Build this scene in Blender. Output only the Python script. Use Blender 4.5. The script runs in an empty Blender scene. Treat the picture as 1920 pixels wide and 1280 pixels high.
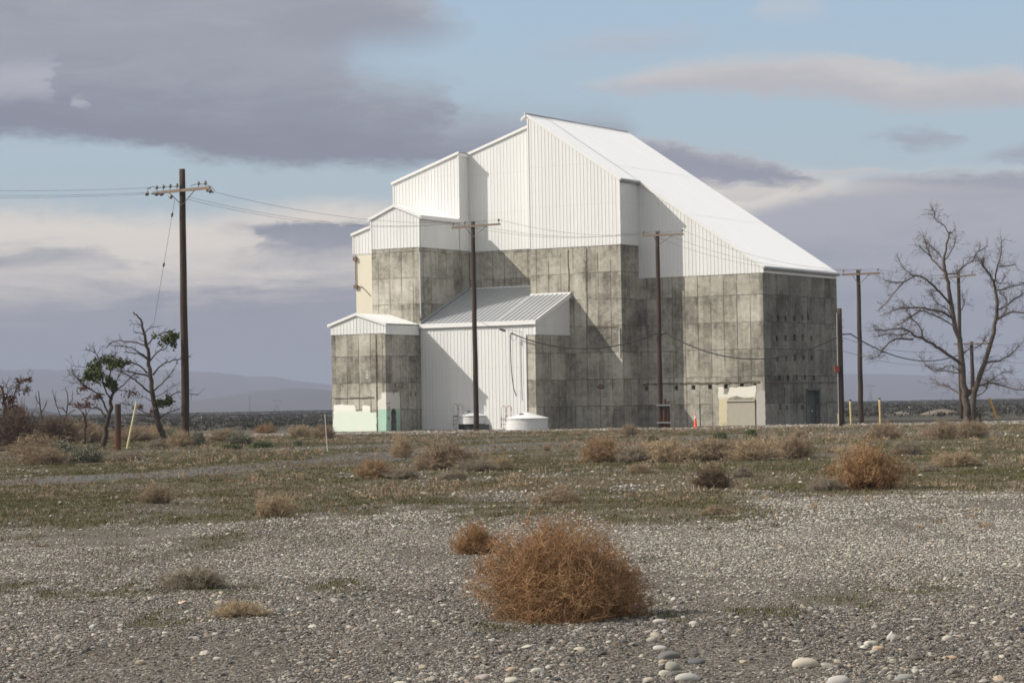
import bpy, math, random
import numpy as np
from mathutils import Vector, Matrix
R = math.radians
sc = bpy.context.scene
COL = sc.collection

# ------------------------------------------------------------------ camera
FPX, CAMH = 4500.0, 1.75                      # focal length in pixels of the 1920 wide photograph, eye height
PITCH, ROLL = math.atan(120 / FPX), R(0.95)
cam_d = bpy.data.cameras.new('camera'); cam = bpy.data.objects.new('camera', cam_d); COL.objects.link(cam)
cam_d.sensor_width = 36.0; cam_d.lens = FPX / 1920 * 36.0
cam_d.dof.use_dof = True; cam_d.dof.focus_distance = 24.0; cam_d.dof.aperture_fstop = 9.0
cam_d.clip_start = 0.5; cam_d.clip_end = 60000
cam.location = (0, 0, CAMH)
cam.rotation_euler = (Matrix.Rotation(R(90) + PITCH, 3, 'X') @ Matrix.Rotation(-ROLL, 3, 'Z')).to_euler()
sc.camera = cam
sc.render.engine = 'CYCLES'
sc.cycles.use_denoising = True
sc.cycles.max_bounces = 5
sc.cycles.diffuse_bounces = 3
sc.cycles.volume_bounces = 0
sc.cycles.transparent_max_bounces = 6
sc.view_settings.view_transform = 'Standard'
sc.view_settings.look = 'None'
sc.view_settings.exposure = 0.0
sc.view_settings.gamma = 1.0

SUN_EL, SUN_AZ = 36.5, -96.0                  # degrees; azimuth clockwise from +Y (straight ahead)
SUN_W = 4.7
sd = Vector((math.sin(R(SUN_AZ)) * math.cos(R(SUN_EL)), math.cos(R(SUN_AZ)) * math.cos(R(SUN_EL)), math.sin(R(SUN_EL))))
sun_d = bpy.data.lights.new('sun', 'SUN'); sun = bpy.data.objects.new('sun', sun_d); COL.objects.link(sun)
sun_d.energy = SUN_W; sun_d.angle = R(0.5); sun_d.color = (1.0, 0.935, 0.84)
sun.rotation_euler = sd.to_track_quat('Z', 'Y').to_euler()
sun.location = (-60, 0, 60)

# ---------------------------------------------- pixel helpers (photograph pixel -> ray from the eye)
_cr, _sr, _cp, _sp = math.cos(ROLL), math.sin(ROLL), math.cos(PITCH), math.sin(PITCH)
def ray(px, py):
    a, b = px - 960.0, 640.0 - py
    a, b = a * _cr + b * _sr, -a * _sr + b * _cr
    return (a / FPX, (FPX * _cp - b * _sp) / FPX, (FPX * _sp + b * _cp) / FPX)
def gp(px, py, z=0.0):                        # ground point under a pixel
    r = ray(px, py); t = (z - CAMH) / r[2]
    return (r[0] * t, r[1] * t)
def at(px, py, Y):                            # point on the ray at depth Y
    r = ray(px, py); t = Y / r[1]
    return Vector((r[0] * t, Y, CAMH + r[2] * t))
def AE(px, py):
    r = ray(px, py)
    return math.degrees(math.atan2(r[0], r[1])), math.degrees(math.atan2(r[2], math.hypot(r[0], r[1])))

# ------------------------------------------------------------------ node helper
class NT:
    def __init__(s, tree):
        s.t = tree; s.n = tree.nodes; s.l = tree.links
    def new(s, ty, **kw):
        n = s.n.new(ty)
        for k, v in kw.items(): setattr(n, k, v)
        return n
    def put(s, sock, v):
        if isinstance(v, bpy.types.NodeSocket): s.l.new(v, sock)
        elif v is not None:
            if sock.type == 'RGBA' and not hasattr(v, '__len__'): v = (v, v, v, 1)
            if sock.type == 'RGBA' and len(v) == 3: v = (*v, 1)
            sock.default_value = v
    def m(s, op, a, b=None, c=None, clamp=False):
        n = s.new('ShaderNodeMath', operation=op, use_clamp=clamp)
        s.put(n.inputs[0], a)
        if b is not None: s.put(n.inputs[1], b)
        if c is not None: s.put(n.inputs[2], c)
        return n.outputs[0]
    def add(s, a, b): return s.m('ADD', a, b)
    def sub(s, a, b): return s.m('SUBTRACT', a, b)
    def mul(s, a, b): return s.m('MULTIPLY', a, b)
    def ss(s, v, lo, hi, o0=0.0, o1=1.0, kind='SMOOTHSTEP'):
        n = s.new('ShaderNodeMapRange', interpolation_type=kind)
        s.put(n.inputs[0], v); s.put(n.inputs[1], lo); s.put(n.inputs[2], hi); s.put(n.inputs[3], o0); s.put(n.inputs[4], o1)
        return n.outputs[0]
    def xyz(s, a, b, c=0.0):
        n = s.new('ShaderNodeCombineXYZ')
        for i, v in enumerate((a, b, c)): s.put(n.inputs[i], v)
        return n.outputs[0]
    def sep(s, v):
        n = s.new('ShaderNodeSeparateXYZ'); s.put(n.inputs[0], v); return n.outputs
    def noise(s, vec, scale, detail=3, rough=0.55, dist=0.0, color=False):
        n = s.new('ShaderNodeTexNoise'); s.put(n.inputs['Vector'], vec)
        n.inputs['Scale'].default_value = scale; n.inputs['Detail'].default_value = detail
        n.inputs['Roughness'].default_value = rough; n.inputs['Distortion'].default_value = dist
        return n.outputs[1 if color else 0]
    def voro(s, vec, scale, out='Distance', rnd=1.0):
        n = s.new('ShaderNodeTexVoronoi'); s.put(n.inputs['Vector'], vec)
        n.inputs['Scale'].default_value = scale; n.inputs['Randomness'].default_value = rnd
        return n.outputs[out]
    def white(s, vec):
        n = s.new('ShaderNodeTexWhiteNoise', noise_dimensions='3D'); s.put(n.inputs['Vector'], vec); return n.outputs['Value']
    def mix(s, f, a, b, blend='MIX'):
        n = s.new('ShaderNodeMix', data_type='RGBA', blend_type=blend)
        s.put(n.inputs[0], f); s.put(n.inputs[6], a); s.put(n.inputs[7], b)
        return n.outputs[2]
    def ramp(s, f, stops):
        n = s.new('ShaderNodeValToRGB'); s.put(n.inputs[0], f)
        e = n.color_ramp.elements
        while len(e) < len(stops): e.new(0.5)
        for k, (p, c) in enumerate(stops):
            e[k].position = p; e[k].color = (*c, 1) if len(c) == 3 else c
        return n.outputs[0]
    def curve(s, v, pts):
        n = s.new('ShaderNodeFloatCurve'); s.put(n.inputs['Value'], v)
        cu = n.mapping.curves[0]; pts = sorted(pts)
        while len(cu.points) < len(pts): cu.points.new(0.5, 0.5)
        for p, (x, y) in zip(cu.points, pts): p.location = (x, y); p.handle_type = 'AUTO_CLAMPED'
        n.mapping.extend = 'HORIZONTAL'; n.mapping.update()
        return n.outputs[0]
    def attr(s, name, ty='GEOMETRY'):
        n = s.new('ShaderNodeAttribute', attribute_name=name, attribute_type=ty); return n.outputs
    def bump(s, h, strength=0.5, dist=0.02):
        n = s.new('ShaderNodeBump'); n.inputs['Strength'].default_value = strength; n.inputs['Distance'].default_value = dist
        s.put(n.inputs['Height'], h); return n.outputs[0]

def lin(r, g, b):
    f = lambda c: (c / 255 / 12.92) if c <= 10 else ((c / 255 + 0.055) / 1.055) ** 2.4
    return (f(r), f(g), f(b))

# ------------------------------------------------------------------ world: Nishita sky, cloud layers set by direction
wd = bpy.data.worlds.new("World"); sc.world = wd; wd.use_nodes = True
W = NT(wd.node_tree); W.n.clear()
SKY_STR = 0.1
sky = W.new('ShaderNodeTexSky', sky_type='NISHITA'); sky.sun_disc = False
sky.sun_elevation = R(SUN_EL); sky.sun_rotation = R(SUN_AZ); sky.air_density = 1.0; sky.dust_density = 1.0
tc = W.new('ShaderNodeTexCoord')
dx, dy, dz = W.sep(tc.outputs['Generated'])
A = W.mul(W.m('ARCTAN2', dx, dy), 180 / math.pi)
El = W.mul(W.m('ARCSINE', dz), 180 / math.pi)
pxv = W.xyz(W.mul(A, 0.32), El, 0.0)
n1 = W.sub(W.noise(pxv, 1.1, 6, 0.62), 0.5)
n2 = W.sub(W.noise(W.xyz(W.mul(A, 0.42), El, 7.3), 4.2, 6, 0.68, .4), 0.5)
n3 = W.noise(W.xyz(W.mul(A, 0.20), W.mul(El, 0.9), 3.1), 1.4, 6, 0.62, .5)
Aw = W.add(A, W.add(W.mul(n1, 1.5), W.mul(n2, 0.9)))
Ew = W.add(El, W.add(W.mul(n1, 0.6), W.mul(n2, 0.42)))
K = 1.0 / SKY_STR
def sk(r, g, b, k=1.0):
    c = lin(r * .972, g * .985, b * .985); return tuple(v * K * k for v in c)
def cpts(pts):
    o = []
    for x, y in pts:
        a, e = AE(x, y); o.append(((a + 16) / 32, (e + 2) / 16))
    return o
# clear sky: the Nishita colour thinned by a high veil
veil = W.ramp(W.ss(El, -1, 12, kind='LINEAR'), [(0.0, (.36, .40, .48)), (0.35, (.49, .575, .635)), (0.6, (.47, .60, .69)), (1.0, (.40, .57, .78))])
veil = W.mix(1.0, veil, (K, K, K), 'MULTIPLY')
col = W.mix(0.82, sky.outputs[0], veil)
def cloud(col, top, bot, light, dark, soft_t=0.5, soft_b=0.35, op=1.0, tint=(0.0, 1.0), fray=1.0, nz=1.1):
    x = W.m('DIVIDE', W.add(Aw if fray else A, 16.0), 32.0)
    t = W.sub(W.mul(W.curve(x, cpts(top)), 16.0), 2.0)
    b = W.sub(W.mul(W.curve(x, cpts(bot)), 16.0), 2.0)
    mt = W.ss(W.sub(t, Ew), -soft_t * .5, soft_t); mb = W.ss(W.sub(Ew, b), -soft_b * .5, soft_b)
    mask = W.mul(W.mul(W.mul(mt, mb), W.ss(W.sub(t, b), .02, .22)), op)
    pos = W.m('DIVIDE', W.sub(Ew, b), W.m('MAXIMUM', W.sub(t, b), 0.3), clamp=True)
    pos = W.add(pos, W.mul(W.sub(n3, 0.5), nz))
    c = W.mix(W.ss(pos, tint[0], tint[1]), dark, light)
    return W.mix(mask, col, c)
# grey lavender bank above the horizon
bank_top = [(-300, 380), (0, 385), (200, 395), (360, 400), (500, 385), (640, 372), (900, 380), (1150, 330), (1240, 300), (1400, 330), (1480, 320), (1600, 335), (1700, 325), (1920, 318), (2300, 320)]
bank_bot = [(-300, 900), (0, 900), (960, 900), (1920, 900), (2300, 900)]
col = cloud(col, bank_top, bank_bot, sk(242, 230, 219), sk(152, 153, 166), soft_t=0.5, tint=(0.56, .90), nz=.6)
right_top = [(700, 900), (900, 640), (1000, 500), (1150, 420), (1300, 400), (1420, 385), (1500, 362), (1700, 345), (1920, 340), (2300, 340)]
col = cloud(col, right_top, [(700, 900), (900, 900), (1920, 900), (2300, 900)], sk(182, 181, 190), sk(154, 156, 171), soft_t=0.35, tint=(0.35, 1.0))
left_mid = [(-300, 478), (0, 520), (120, 530), (210, 545), (300, 580), (420, 590), (520, 575), (600, 545), (700, 530), (900, 480), (1000, 620), (1100, 640)]
col = cloud(col, left_mid, [(-300, 900), (0, 900), (960, 900), (1100, 640)], sk(186, 184, 188), sk(155, 157, 169), soft_t=.9, op=.38, tint=(0.2, 1.0))
low = [(-300, 590), (0, 590), (300, 570), (640, 580), (1000, 560), (1500, 540), (1920, 540), (2300, 540)]
col = cloud(col, [(-300, 480), (0, 476), (80, 470), (160, 474), (240, 486), (280, 500)], [(-300, 520), (0, 510), (120, 504), (220, 506), (280, 500)], sk(168, 168, 178), sk(160, 161, 173), soft_t=.2, soft_b=.6, op=.8)
col = cloud(col, [(130, 640), (180, 630), (225, 634)], [(130, 642), (180, 652), (225, 640)], sk(178, 174, 180), sk(170, 168, 177), soft_t=.12, soft_b=.3, op=.7)
col = cloud(col, [(1330, 372), (1400, 350), (1470, 350), (1500, 356)], [(1330, 374), (1400, 378), (1460, 366), (1500, 356)], sk(222, 214, 210), sk(208, 202, 202), soft_t=.1, soft_b=.1, op=.0)
col = cloud(col, low, [(-300, 950), (0, 950), (1920, 950), (2300, 950)], sk(158, 159, 172), sk(146, 149, 165), soft_t=1.8, op=.85)
# darker scraps
col = cloud(col, [(385, 424), (420, 419), (520, 415), (640, 418), (760, 420), (800, 430)], [(385, 424), (420, 432), (480, 440), (500, 470), (600, 490), (760, 480), (800, 430)], sk(144, 148, 163), sk(160, 160, 172), soft_t=.14, soft_b=.5, op=.95)
col = cloud(col, [(425, 478), (450, 470), (475, 478)], [(425, 478), (450, 482), (475, 478)], sk(165, 165, 176), sk(160, 160, 172), soft_t=.15, soft_b=.2, op=.5)
col = cloud(col, [(1060, 240), (1180, 250), (1250, 262), (1340, 282), (1420, 290), (1490, 315), (1560, 345)], [(1060, 240), (1180, 330), (1300, 352), (1400, 352), (1500, 352), (1560, 345)], sk(200, 192, 193), sk(154, 155, 170), soft_t=.25, soft_b=.25, op=.97, tint=(.45, 1.05))
col = cloud(col, [(1560, 345), (1640, 330), (1700, 328), (1800, 322), (2300, 322)], [(1560, 345), (1700, 365), (1920, 372), (2300, 372)], sk(156, 158, 173), sk(165, 165, 178), soft_t=.2, soft_b=.5, op=.9)
col = cloud(col, [(1560, 262), (1640, 252), (1700, 240), (1760, 244), (1815, 262)], [(1560, 262), (1660, 270), (1720, 284), (1790, 276), (1815, 262)], sk(170, 172, 186), sk(166, 168, 183), soft_t=.25, soft_b=.25, op=.8)
col = cloud(col, [(1820, 296), (1870, 284), (1920, 276), (2300, 270)], [(1820, 296), (1870, 304), (1920, 306), (2300, 306)], sk(168, 168, 182), sk(165, 165, 179), soft_t=.2, soft_b=.2, op=.85)
col = cloud(col, [(1330, 366), (1390, 350), (1450, 352), (1500, 355)], [(1330, 372), (1400, 380), (1450, 368), (1500, 355)], sk(224, 215, 210), sk(212, 206, 205), soft_t=.12, soft_b=.14, op=.85)
col = cloud(col, [(1480, 322), (1560, 316), (1650, 314), (1720, 322)], [(1480, 326), (1560, 334), (1660, 328), (1720, 322)], sk(220, 214, 212), sk(212, 206, 206), soft_t=.12, soft_b=.14, op=.8)
col = cloud(col, [(1480, 440), (1560, 430), (1700, 436), (1920, 425), (2300, 425)], [(1480, 444), (1600, 474), (1750, 470), (1920, 470), (2300, 470)], sk(182, 181, 190), sk(172, 172, 184), soft_t=.4, soft_b=.6, op=.6)
# cream lens cloud and the thin veil above it
col = cloud(col, [(1050, 160), (1150, 145), (1250, 118), (1400, 102), (1580, 100), (1700, 122), (1920, 132), (2300, 130)], [(1050, 160), (1150, 176), (1300, 180), (1500, 186), (1680, 206), (1920, 204), (2300, 200)], sk(216, 209, 208), sk(196, 191, 197), soft_t=.35, soft_b=.35, op=.95, tint=(.2, .9))
col = cloud(col, [(970, 98), (1060, 80), (1150, 56), (1260, 56), (1350, 72)], [(970, 98), (1100, 102), (1240, 92), (1350, 72)], sk(196, 196, 206), sk(190, 186, 197), soft_t=.5, soft_b=.4, op=.8)
col = cloud(col, [(1400, 30), (1440, -30), (1520, -30), (1560, 28)], [(1400, 30), (1440, 38), (1500, 38), (1560, 28)], sk(200, 205, 214), sk(200, 205, 214), soft_t=.6, soft_b=.4, op=.6)
# the big slate cloud: upper mass, then the long lower tongue
col = cloud(col, [(-400, -500), (300, -500), (640, -500), (700, -300), (770, -60), (850, 30), (890, 60)], [(-400, 200), (300, 230), (600, 140), (680, 100), (760, 92), (850, 72), (890, 60)], sk(174, 176, 186), sk(158, 160, 173), soft_t=1.0, soft_b=.8, tint=(0, .7))
col = cloud(col, [(-400, 60), (0, 70), (300, 80), (560, 70), (620, 78), (680, 118), (760, 140), (800, 150), (835, 170), (850, 195), (960, 198), (1060, 206), (1150, 215), (1210, 245)],
            [(-400, 262), (0, 262), (200, 270), (330, 288), (430, 304), (520, 314), (620, 316), (760, 316), (900, 312), (1040, 285), (1150, 262), (1210, 245)], sk(166, 168, 179), sk(142, 144, 160), soft_t=1.0, soft_b=.32, tint=(.15, .95))
col = cloud(col, [(-200, 268), (0, 262), (200, 272), (360, 294), (420, 305), (460, 318)], [(-200, 280), (0, 276), (200, 282), (360, 300), (420, 310), (460, 318)], sk(196, 188, 194), sk(190, 184, 192), soft_t=.3, soft_b=.3, op=.5)
# torn bright hole at the far left
col = cloud(col, [(-200, 120), (0, 112), (40, 108), (80, 112), (98, 150), (112, 186)], [(-200, 190), (0, 188), (60, 188), (100, 188), (112, 186)], sk(192, 192, 202), sk(180, 179, 190), soft_t=.5, soft_b=.4, op=.85)
col = cloud(col, [(128, 188), (150, 178), (180, 190)], [(128, 188), (150, 206), (180, 190)], sk(190, 189, 198), sk(182, 181, 191), soft_t=.15, soft_b=.15, op=.8)
# unseen rest of the dome: broken cloud added, brighter ahead to light the roof
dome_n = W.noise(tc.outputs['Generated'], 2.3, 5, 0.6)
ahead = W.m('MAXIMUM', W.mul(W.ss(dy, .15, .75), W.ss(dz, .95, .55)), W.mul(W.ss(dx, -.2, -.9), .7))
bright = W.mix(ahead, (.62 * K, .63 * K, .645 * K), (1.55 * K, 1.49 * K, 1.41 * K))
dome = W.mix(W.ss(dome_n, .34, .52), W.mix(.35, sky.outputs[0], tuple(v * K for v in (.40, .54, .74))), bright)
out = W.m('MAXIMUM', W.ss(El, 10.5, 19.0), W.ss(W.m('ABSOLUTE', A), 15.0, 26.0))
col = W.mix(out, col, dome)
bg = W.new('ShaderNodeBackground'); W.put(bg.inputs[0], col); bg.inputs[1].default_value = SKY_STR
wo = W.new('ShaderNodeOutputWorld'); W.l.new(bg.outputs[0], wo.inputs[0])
wd.cycles.sampling_method = 'MANUAL'; wd.cycles.sample_map_resolution = 1024

# ------------------------------------------------------------------ mesh helpers
rng = np.random.default_rng(11); random.seed(5)
class MB:
    def __init__(s): s.v = []; s.q = []; s.t = []; s.g = []; s.n = 0; s.tint = []
    def _v(s, v, tint=0.0):
        v = np.asarray(v, float).reshape(-1, 3); b = s.n; s.v.append(v); s.n += len(v)
        s.tint.append(np.broadcast_to(np.asarray(tint, float), (len(v),))); return b
    def poly(s, pts, tint=0.0):
        b = s._v(pts, tint); s.g.append(list(range(b, s.n)))
    def prism(s, bottom, top):                # two rings of equal length, closed (outward when bottom ring runs clockwise seen from the top)
        n = len(bottom); b = s._v(list(bottom) + list(top))
        s.g.append([b + i for i in range(n)]); s.g.append([b + n + i for i in range(n)][::-1])
        for i in range(n): j = (i + 1) % n; s.g.append([b + j, b + i, b + n + i, b + n + j])
    def box(s, x0, x1, y0, y1, z0, z1):
        s.prism([(x0, y0, z0), (x0, y1, z0), (x1, y1, z0), (x1, y0, z0)], [(x0, y0, z1), (x0, y1, z1), (x1, y1, z1), (x1, y0, z1)])
    def tube(s, pts, rad, n=6, tint=0.0, caps=True):
        P = np.asarray([tuple(p) for p in pts], float); k = len(P); rad = np.broadcast_to(np.asarray(rad, float), (k,))
        T = np.gradient(P, axis=0); T /= np.linalg.norm(T, axis=1)[:, None] + 1e-12
        up = np.array([0, 0, 1.0]) if abs(T[0][2]) < .9 else np.array([0, 1.0, 0])
        x = np.cross(up, T[0]); x /= np.linalg.norm(x); rings = []
        an = np.arange(n) * 2 * np.pi / n
        for i in range(k):
            x = x - T[i] * (x @ T[i]); x /= np.linalg.norm(x) + 1e-12; y = np.cross(T[i], x)
            rings.append(P[i] + rad[i] * (np.cos(an)[:, None] * x + np.sin(an)[:, None] * y))
        b = s._v(np.concatenate(rings), tint)
        i, j = np.meshgrid(np.arange(k - 1), np.arange(n), indexing='ij'); i = i.ravel(); j = j.ravel(); j2 = (j + 1) % n
        s.q.append(np.stack([b + i * n + j, b + i * n + j2, b + (i + 1) * n + j2, b + (i + 1) * n + j], 1))
        if caps:
            s.g.append([b + q for q in range(n)][::-1]); s.g.append([b + (k - 1) * n + q for q in range(n)])
    def tubes(s, P, Rd, n=3, tint=0.0):       # P (m,k,3), Rd (m,k): many thin twigs at once
        m, k, _ = P.shape
        T = np.gradient(P, axis=1); T /= np.linalg.norm(T, axis=2)[..., None] + 1e-12
        ref = np.where(np.abs(T[:, :1, 2:3]) < .9, np.array([[[0, 0, 1.0]]]), np.array([[[1.0, 0, 0]]]))
        x = np.cross(np.broadcast_to(ref, T.shape), T); x /= np.linalg.norm(x, axis=2)[..., None] + 1e-12; y = np.cross(T, x)
        an = np.arange(n) * 2 * np.pi / n
        V = P[:, :, None, :] + Rd[:, :, None, None] * (np.cos(an)[:, None] * x[:, :, None, :] + np.sin(an)[:, None] * y[:, :, None, :])
        tint = np.broadcast_to(np.asarray(tint, float), (m,))
        b = s._v(V.reshape(-1, 3), np.repeat(tint, k * n))
        o = b + (np.arange(m) * k * n)[:, None, None]; i = np.arange(k - 1)[None, :, None] * n; j = np.arange(n)[None, None, :]; j2 = (j + 1) % n
        s.q.append(np.stack([o + i + j, o + i + j2, o + i + n + j2, o + i + n + j], -1).reshape(-1, 4))
    def leaves(s, C, size, tint=0.0, up=0.0): # small quads turned every way
        m = len(C); a = rng.normal(size=(m, 3)); a[:, 2] += up; a /= np.linalg.norm(a, axis=1)[:, None]
        b = np.cross(a, rng.normal(size=(m, 3))); b /= np.linalg.norm(b, axis=1)[:, None] + 1e-9
        size = np.broadcast_to(size, (m,))[:, None]; w = b * size * .45; l = a * size
        V = np.stack([C - w * .3, C + l * .5 - w, C + l, C + l * .5 + w], 1)
        bb = s._v(V.reshape(-1, 3), np.repeat(np.broadcast_to(np.asarray(tint, float), (m,)), 4))
        s.q.append(bb + np.arange(m * 4).reshape(m, 4))
    def lathe(s, prof, c=(0, 0, 0), n=24):
        prof = np.asarray(prof, float); k = len(prof); an = np.arange(n) * 2 * np.pi / n
        V = np.stack([prof[:, :1] * np.cos(an) + c[0], prof[:, :1] * np.sin(an) + c[1], np.repeat(prof[:, 1:2], n, 1) + c[2]], -1)
        b = s._v(V.reshape(-1, 3)); i, j = np.meshgrid(np.arange(k - 1), np.arange(n), indexing='ij'); i = i.ravel(); j = j.ravel(); j2 = (j + 1) % n
        s.q.append(np.stack([b + i * n + j, b + i * n + j2, b + (i + 1) * n + j2, b + (i + 1) * n + j], 1))
    def build(s, name, mat, parent=None, smooth=False, link=True):
        me = bpy.data.meshes.new(name)
        V = np.concatenate(s.v) if s.v else np.zeros((0, 3))
        loops = []; starts = []; tot = 0
        for q in s.q: loops.append(q.ravel()); starts.append(tot + np.arange(len(q)) * q.shape[1]); tot += q.size
        for t in s.t: loops.append(t.ravel()); starts.append(tot + np.arange(len(t)) * 3); tot += t.size
        for g in s.g: loops.append(np.array(g)); starts.append(np.array([tot])); tot += len(g)
        L = np.concatenate(loops).astype(np.int32); S = np.concatenate(starts).astype(np.int32)
        me.vertices.add(len(V)); me.vertices.foreach_set('co', V.astype(np.float32).ravel())
        me.loops.add(len(L)); me.loops.foreach_set('vertex_index', L)
        me.polygons.add(len(S)); me.polygons.foreach_set('loop_start', S)
        me.update(calc_edges=True); me.validate()
        a = me.attributes.new('tint', 'FLOAT', 'POINT'); a.data.foreach_set('value', np.concatenate(s.tint).astype(np.float32))
        me.polygons.foreach_set('use_smooth', np.full(len(me.polygons), smooth))
        if mat: me.materials.append(mat)
        o = bpy.data.objects.new(name, me)
        if link: COL.objects.link(o)
        if parent: o.parent = parent
        return o
def tag(o, label=None, cat=None, group=None, kind=None):
    if label: o['label'] = label
    if cat: o['category'] = cat
    if group: o['group'] = group
    if kind: o['kind'] = kind
    return o
def empty(name, loc, rz=0.0):
    o = bpy.data.objects.new(name, None); COL.objects.link(o); o.location = loc; o.rotation_euler = (0, 0, rz); o.empty_display_size = .3
    return o

def _h(ix, iy, seed):
    v = np.sin(ix * 127.1 + iy * 311.7 + seed * 74.7) * 43758.5453
    return v - np.floor(v)
def vnoise(x, y, seed=0):
    x = np.asarray(x, float); y = np.asarray(y, float)
    ix, iy = np.floor(x), np.floor(y); fx, fy = x - ix, y - iy
    fx = fx * fx * (3 - 2 * fx); fy = fy * fy * (3 - 2 * fy)
    a = _h(ix, iy, seed); b = _h(ix + 1, iy, seed); c = _h(ix, iy + 1, seed); d = _h(ix + 1, iy + 1, seed)
    return a + (b - a) * fx + (c - a) * fy + (a - b - c + d) * fx * fy
def fbm(x, y, seed=0, o=4):
    t = 0; a = .5; n = 0
    for k in range(o): t = t + a * vnoise(x * 2 ** k, y * 2 ** k, seed + k * 13); n += a; a *= .55
    return t / n
def sst(v, a, b):
    t = np.clip((v - a) / (b - a), 0, 1); return t * t * (3 - 2 * t)

# ------------------------------------------------------------------ materials
def mat(name, fn, rough=0.8, spec=0.3, metallic=0.0):
    m = bpy.data.materials.new(name); m.use_nodes = True
    N = NT(m.node_tree); bs = N.n['Principled BSDF']
    bs.inputs['Roughness'].default_value = rough; bs.inputs['Specular IOR Level'].default_value = spec; bs.inputs['Metallic'].default_value = metallic
    r = fn(N)
    if not isinstance(r, dict): r = {'Base Color': r}
    for k, v in r.items(): N.put(bs.inputs[k], v)
    return m
def objc(N): return N.new('ShaderNodeTexCoord').outputs['Object']
def m_plain(c, var=.18, scale=6.0):
    def f(N):
        n = N.noise(objc(N), scale, 5, .6)
        return N.mix(n, tuple(v * (1 - var) for v in c), tuple(min(1, v * (1 + var)) for v in c))
    return f
def m_concrete(N):
    x, y, z = N.sep(objc(N)); h = N.add(x, y)
    wob = N.mul(N.sub(N.noise(N.xyz(h, z), 1.3, 3), .5), .05)
    lz = N.m('DIVIDE', N.add(N.add(z, .4), wob), 2.0); li = N.m('FLOOR', lz); lf = N.m('FRACT', lz)
    pz = N.m('DIVIDE', N.add(h, wob), 1.08); pi = N.m('FLOOR', pz); pf = N.m('FRACT', pz)
    rp = N.white(N.xyz(pi, li, 1.0)); rl = N.white(N.xyz(li, N.m('FLOOR', N.mul(h, .12)), 5.0))
    edge = lambda f: N.m('MINIMUM', f, N.sub(1.0, f))
    jn = N.noise(N.xyz(N.mul(h, .9), N.mul(z, .9), 4.), 1.2, 3)
    jh = N.mul(N.ss(edge(lf), 0.0, .028, 1.0, 0.0), N.ss(jn, .32, .55))
    jv = N.mul(N.ss(edge(pf), .008, .05, 1.0, 0.0), N.ss(N.noise(N.xyz(h, N.mul(z, .5), 9.), .9, 2), .34, .54))
    streak = N.noise(N.xyz(N.mul(h, 3.2), N.mul(z, .22), 2.), 1.0, 5, .6)
    board = N.white(N.xyz(N.m('FLOOR', N.mul(h, 5.4)), li, 3.))
    big = N.noise(N.xyz(N.mul(h, .32), N.mul(z, .4), 6.), 1.0, 4, .6)
    mott = N.noise(N.xyz(h, z, 2.), 2.6, 6, .68)
    fine = N.noise(objc(N), 9.0, 5, .65)
    f = N.add(N.mul(rp, .29), N.mul(rl, .24)); f = N.add(f, N.mul(board, .05))
    f = N.add(f, N.mul(N.sub(streak, .5), .55)); f = N.add(f, N.mul(N.sub(big, .5), 1.2)); f = N.add(f, N.mul(N.sub(mott, .5), .85))
    f = N.add(f, N.mul(N.sub(fine, .5), .5)); f = N.add(f, .30)
    run = N.mul(N.ss(lf, .55, 1.0), N.ss(N.noise(N.xyz(N.mul(h, 2.1), N.mul(li, 3.)), 1.0, 3), .46, .62))
    f = N.sub(f, N.mul(run, .20))
    c = N.ramp(f, [(0.0, (.085, .079, .066)), (.32, (.212, .199, .164)), (.62, (.385, .361, .300)), (1.0, (.56, .53, .46))])
    a = N.sub(N.m('FRACT', N.mul(h, 1 / .54)), .5); b = N.sub(N.m('FRACT', N.m('DIVIDE', N.add(z, .4), .6667)), .5)
    dd = N.m('SQRT', N.add(N.m('POWER', N.mul(a, .54), 2.0), N.m('POWER', N.mul(b, .667), 2.0)))
    hole = N.mul(N.ss(dd, .03, .06, 1., 0.), N.ss(N.noise(N.xyz(h, z, 8.), .8, 2), .45, .55))
    dark = N.m('MAXIMUM', N.m('MAXIMUM', N.mul(jh, .70), N.mul(jv, .72)), N.mul(hole, .55))
    c = N.mix(dark, c, (.075, .068, .056))
    damp = N.ss(N.noise(N.xyz(N.mul(h, .21), N.mul(z, .26), 31.), 1.0, 5, .68, .6), .50, .66)
    c = N.mix(N.mul(damp, .28), c, N.mix(1.0, c, (.52, .52, .50), 'MULTIPLY'))
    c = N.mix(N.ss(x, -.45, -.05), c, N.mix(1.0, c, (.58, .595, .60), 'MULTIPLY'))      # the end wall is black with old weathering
    pv_ = N.xyz(h, z, 3.); pock = N.mul(N.ss(N.voro(pv_, 1.7), .10, .045), N.ss(N.sep(N.voro(pv_, 1.7, 'Color'))[0], .62, .7)); dark = N.m('MAXIMUM', dark, pock)
    c = N.mix(N.mul(pock, .75), c, (.06, .054, .045))
    white = N.mul(N.ss(N.noise(N.xyz(N.mul(h, 2.4), N.mul(z, .28), 21.), 1.0, 4, .55), .66, .78), N.ss(lf, .15, .7))
    c = N.mix(N.mul(white, .7), c, (.60, .575, .52))
    hgt = N.add(N.add(N.mul(fine, .4), N.mul(mott, .5)), N.mul(dark, -1.6)); hgt = N.add(hgt, N.mul(board, .25))
    return {'Base Color': c, 'Normal': N.bump(hgt, .5, .03)}
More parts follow.
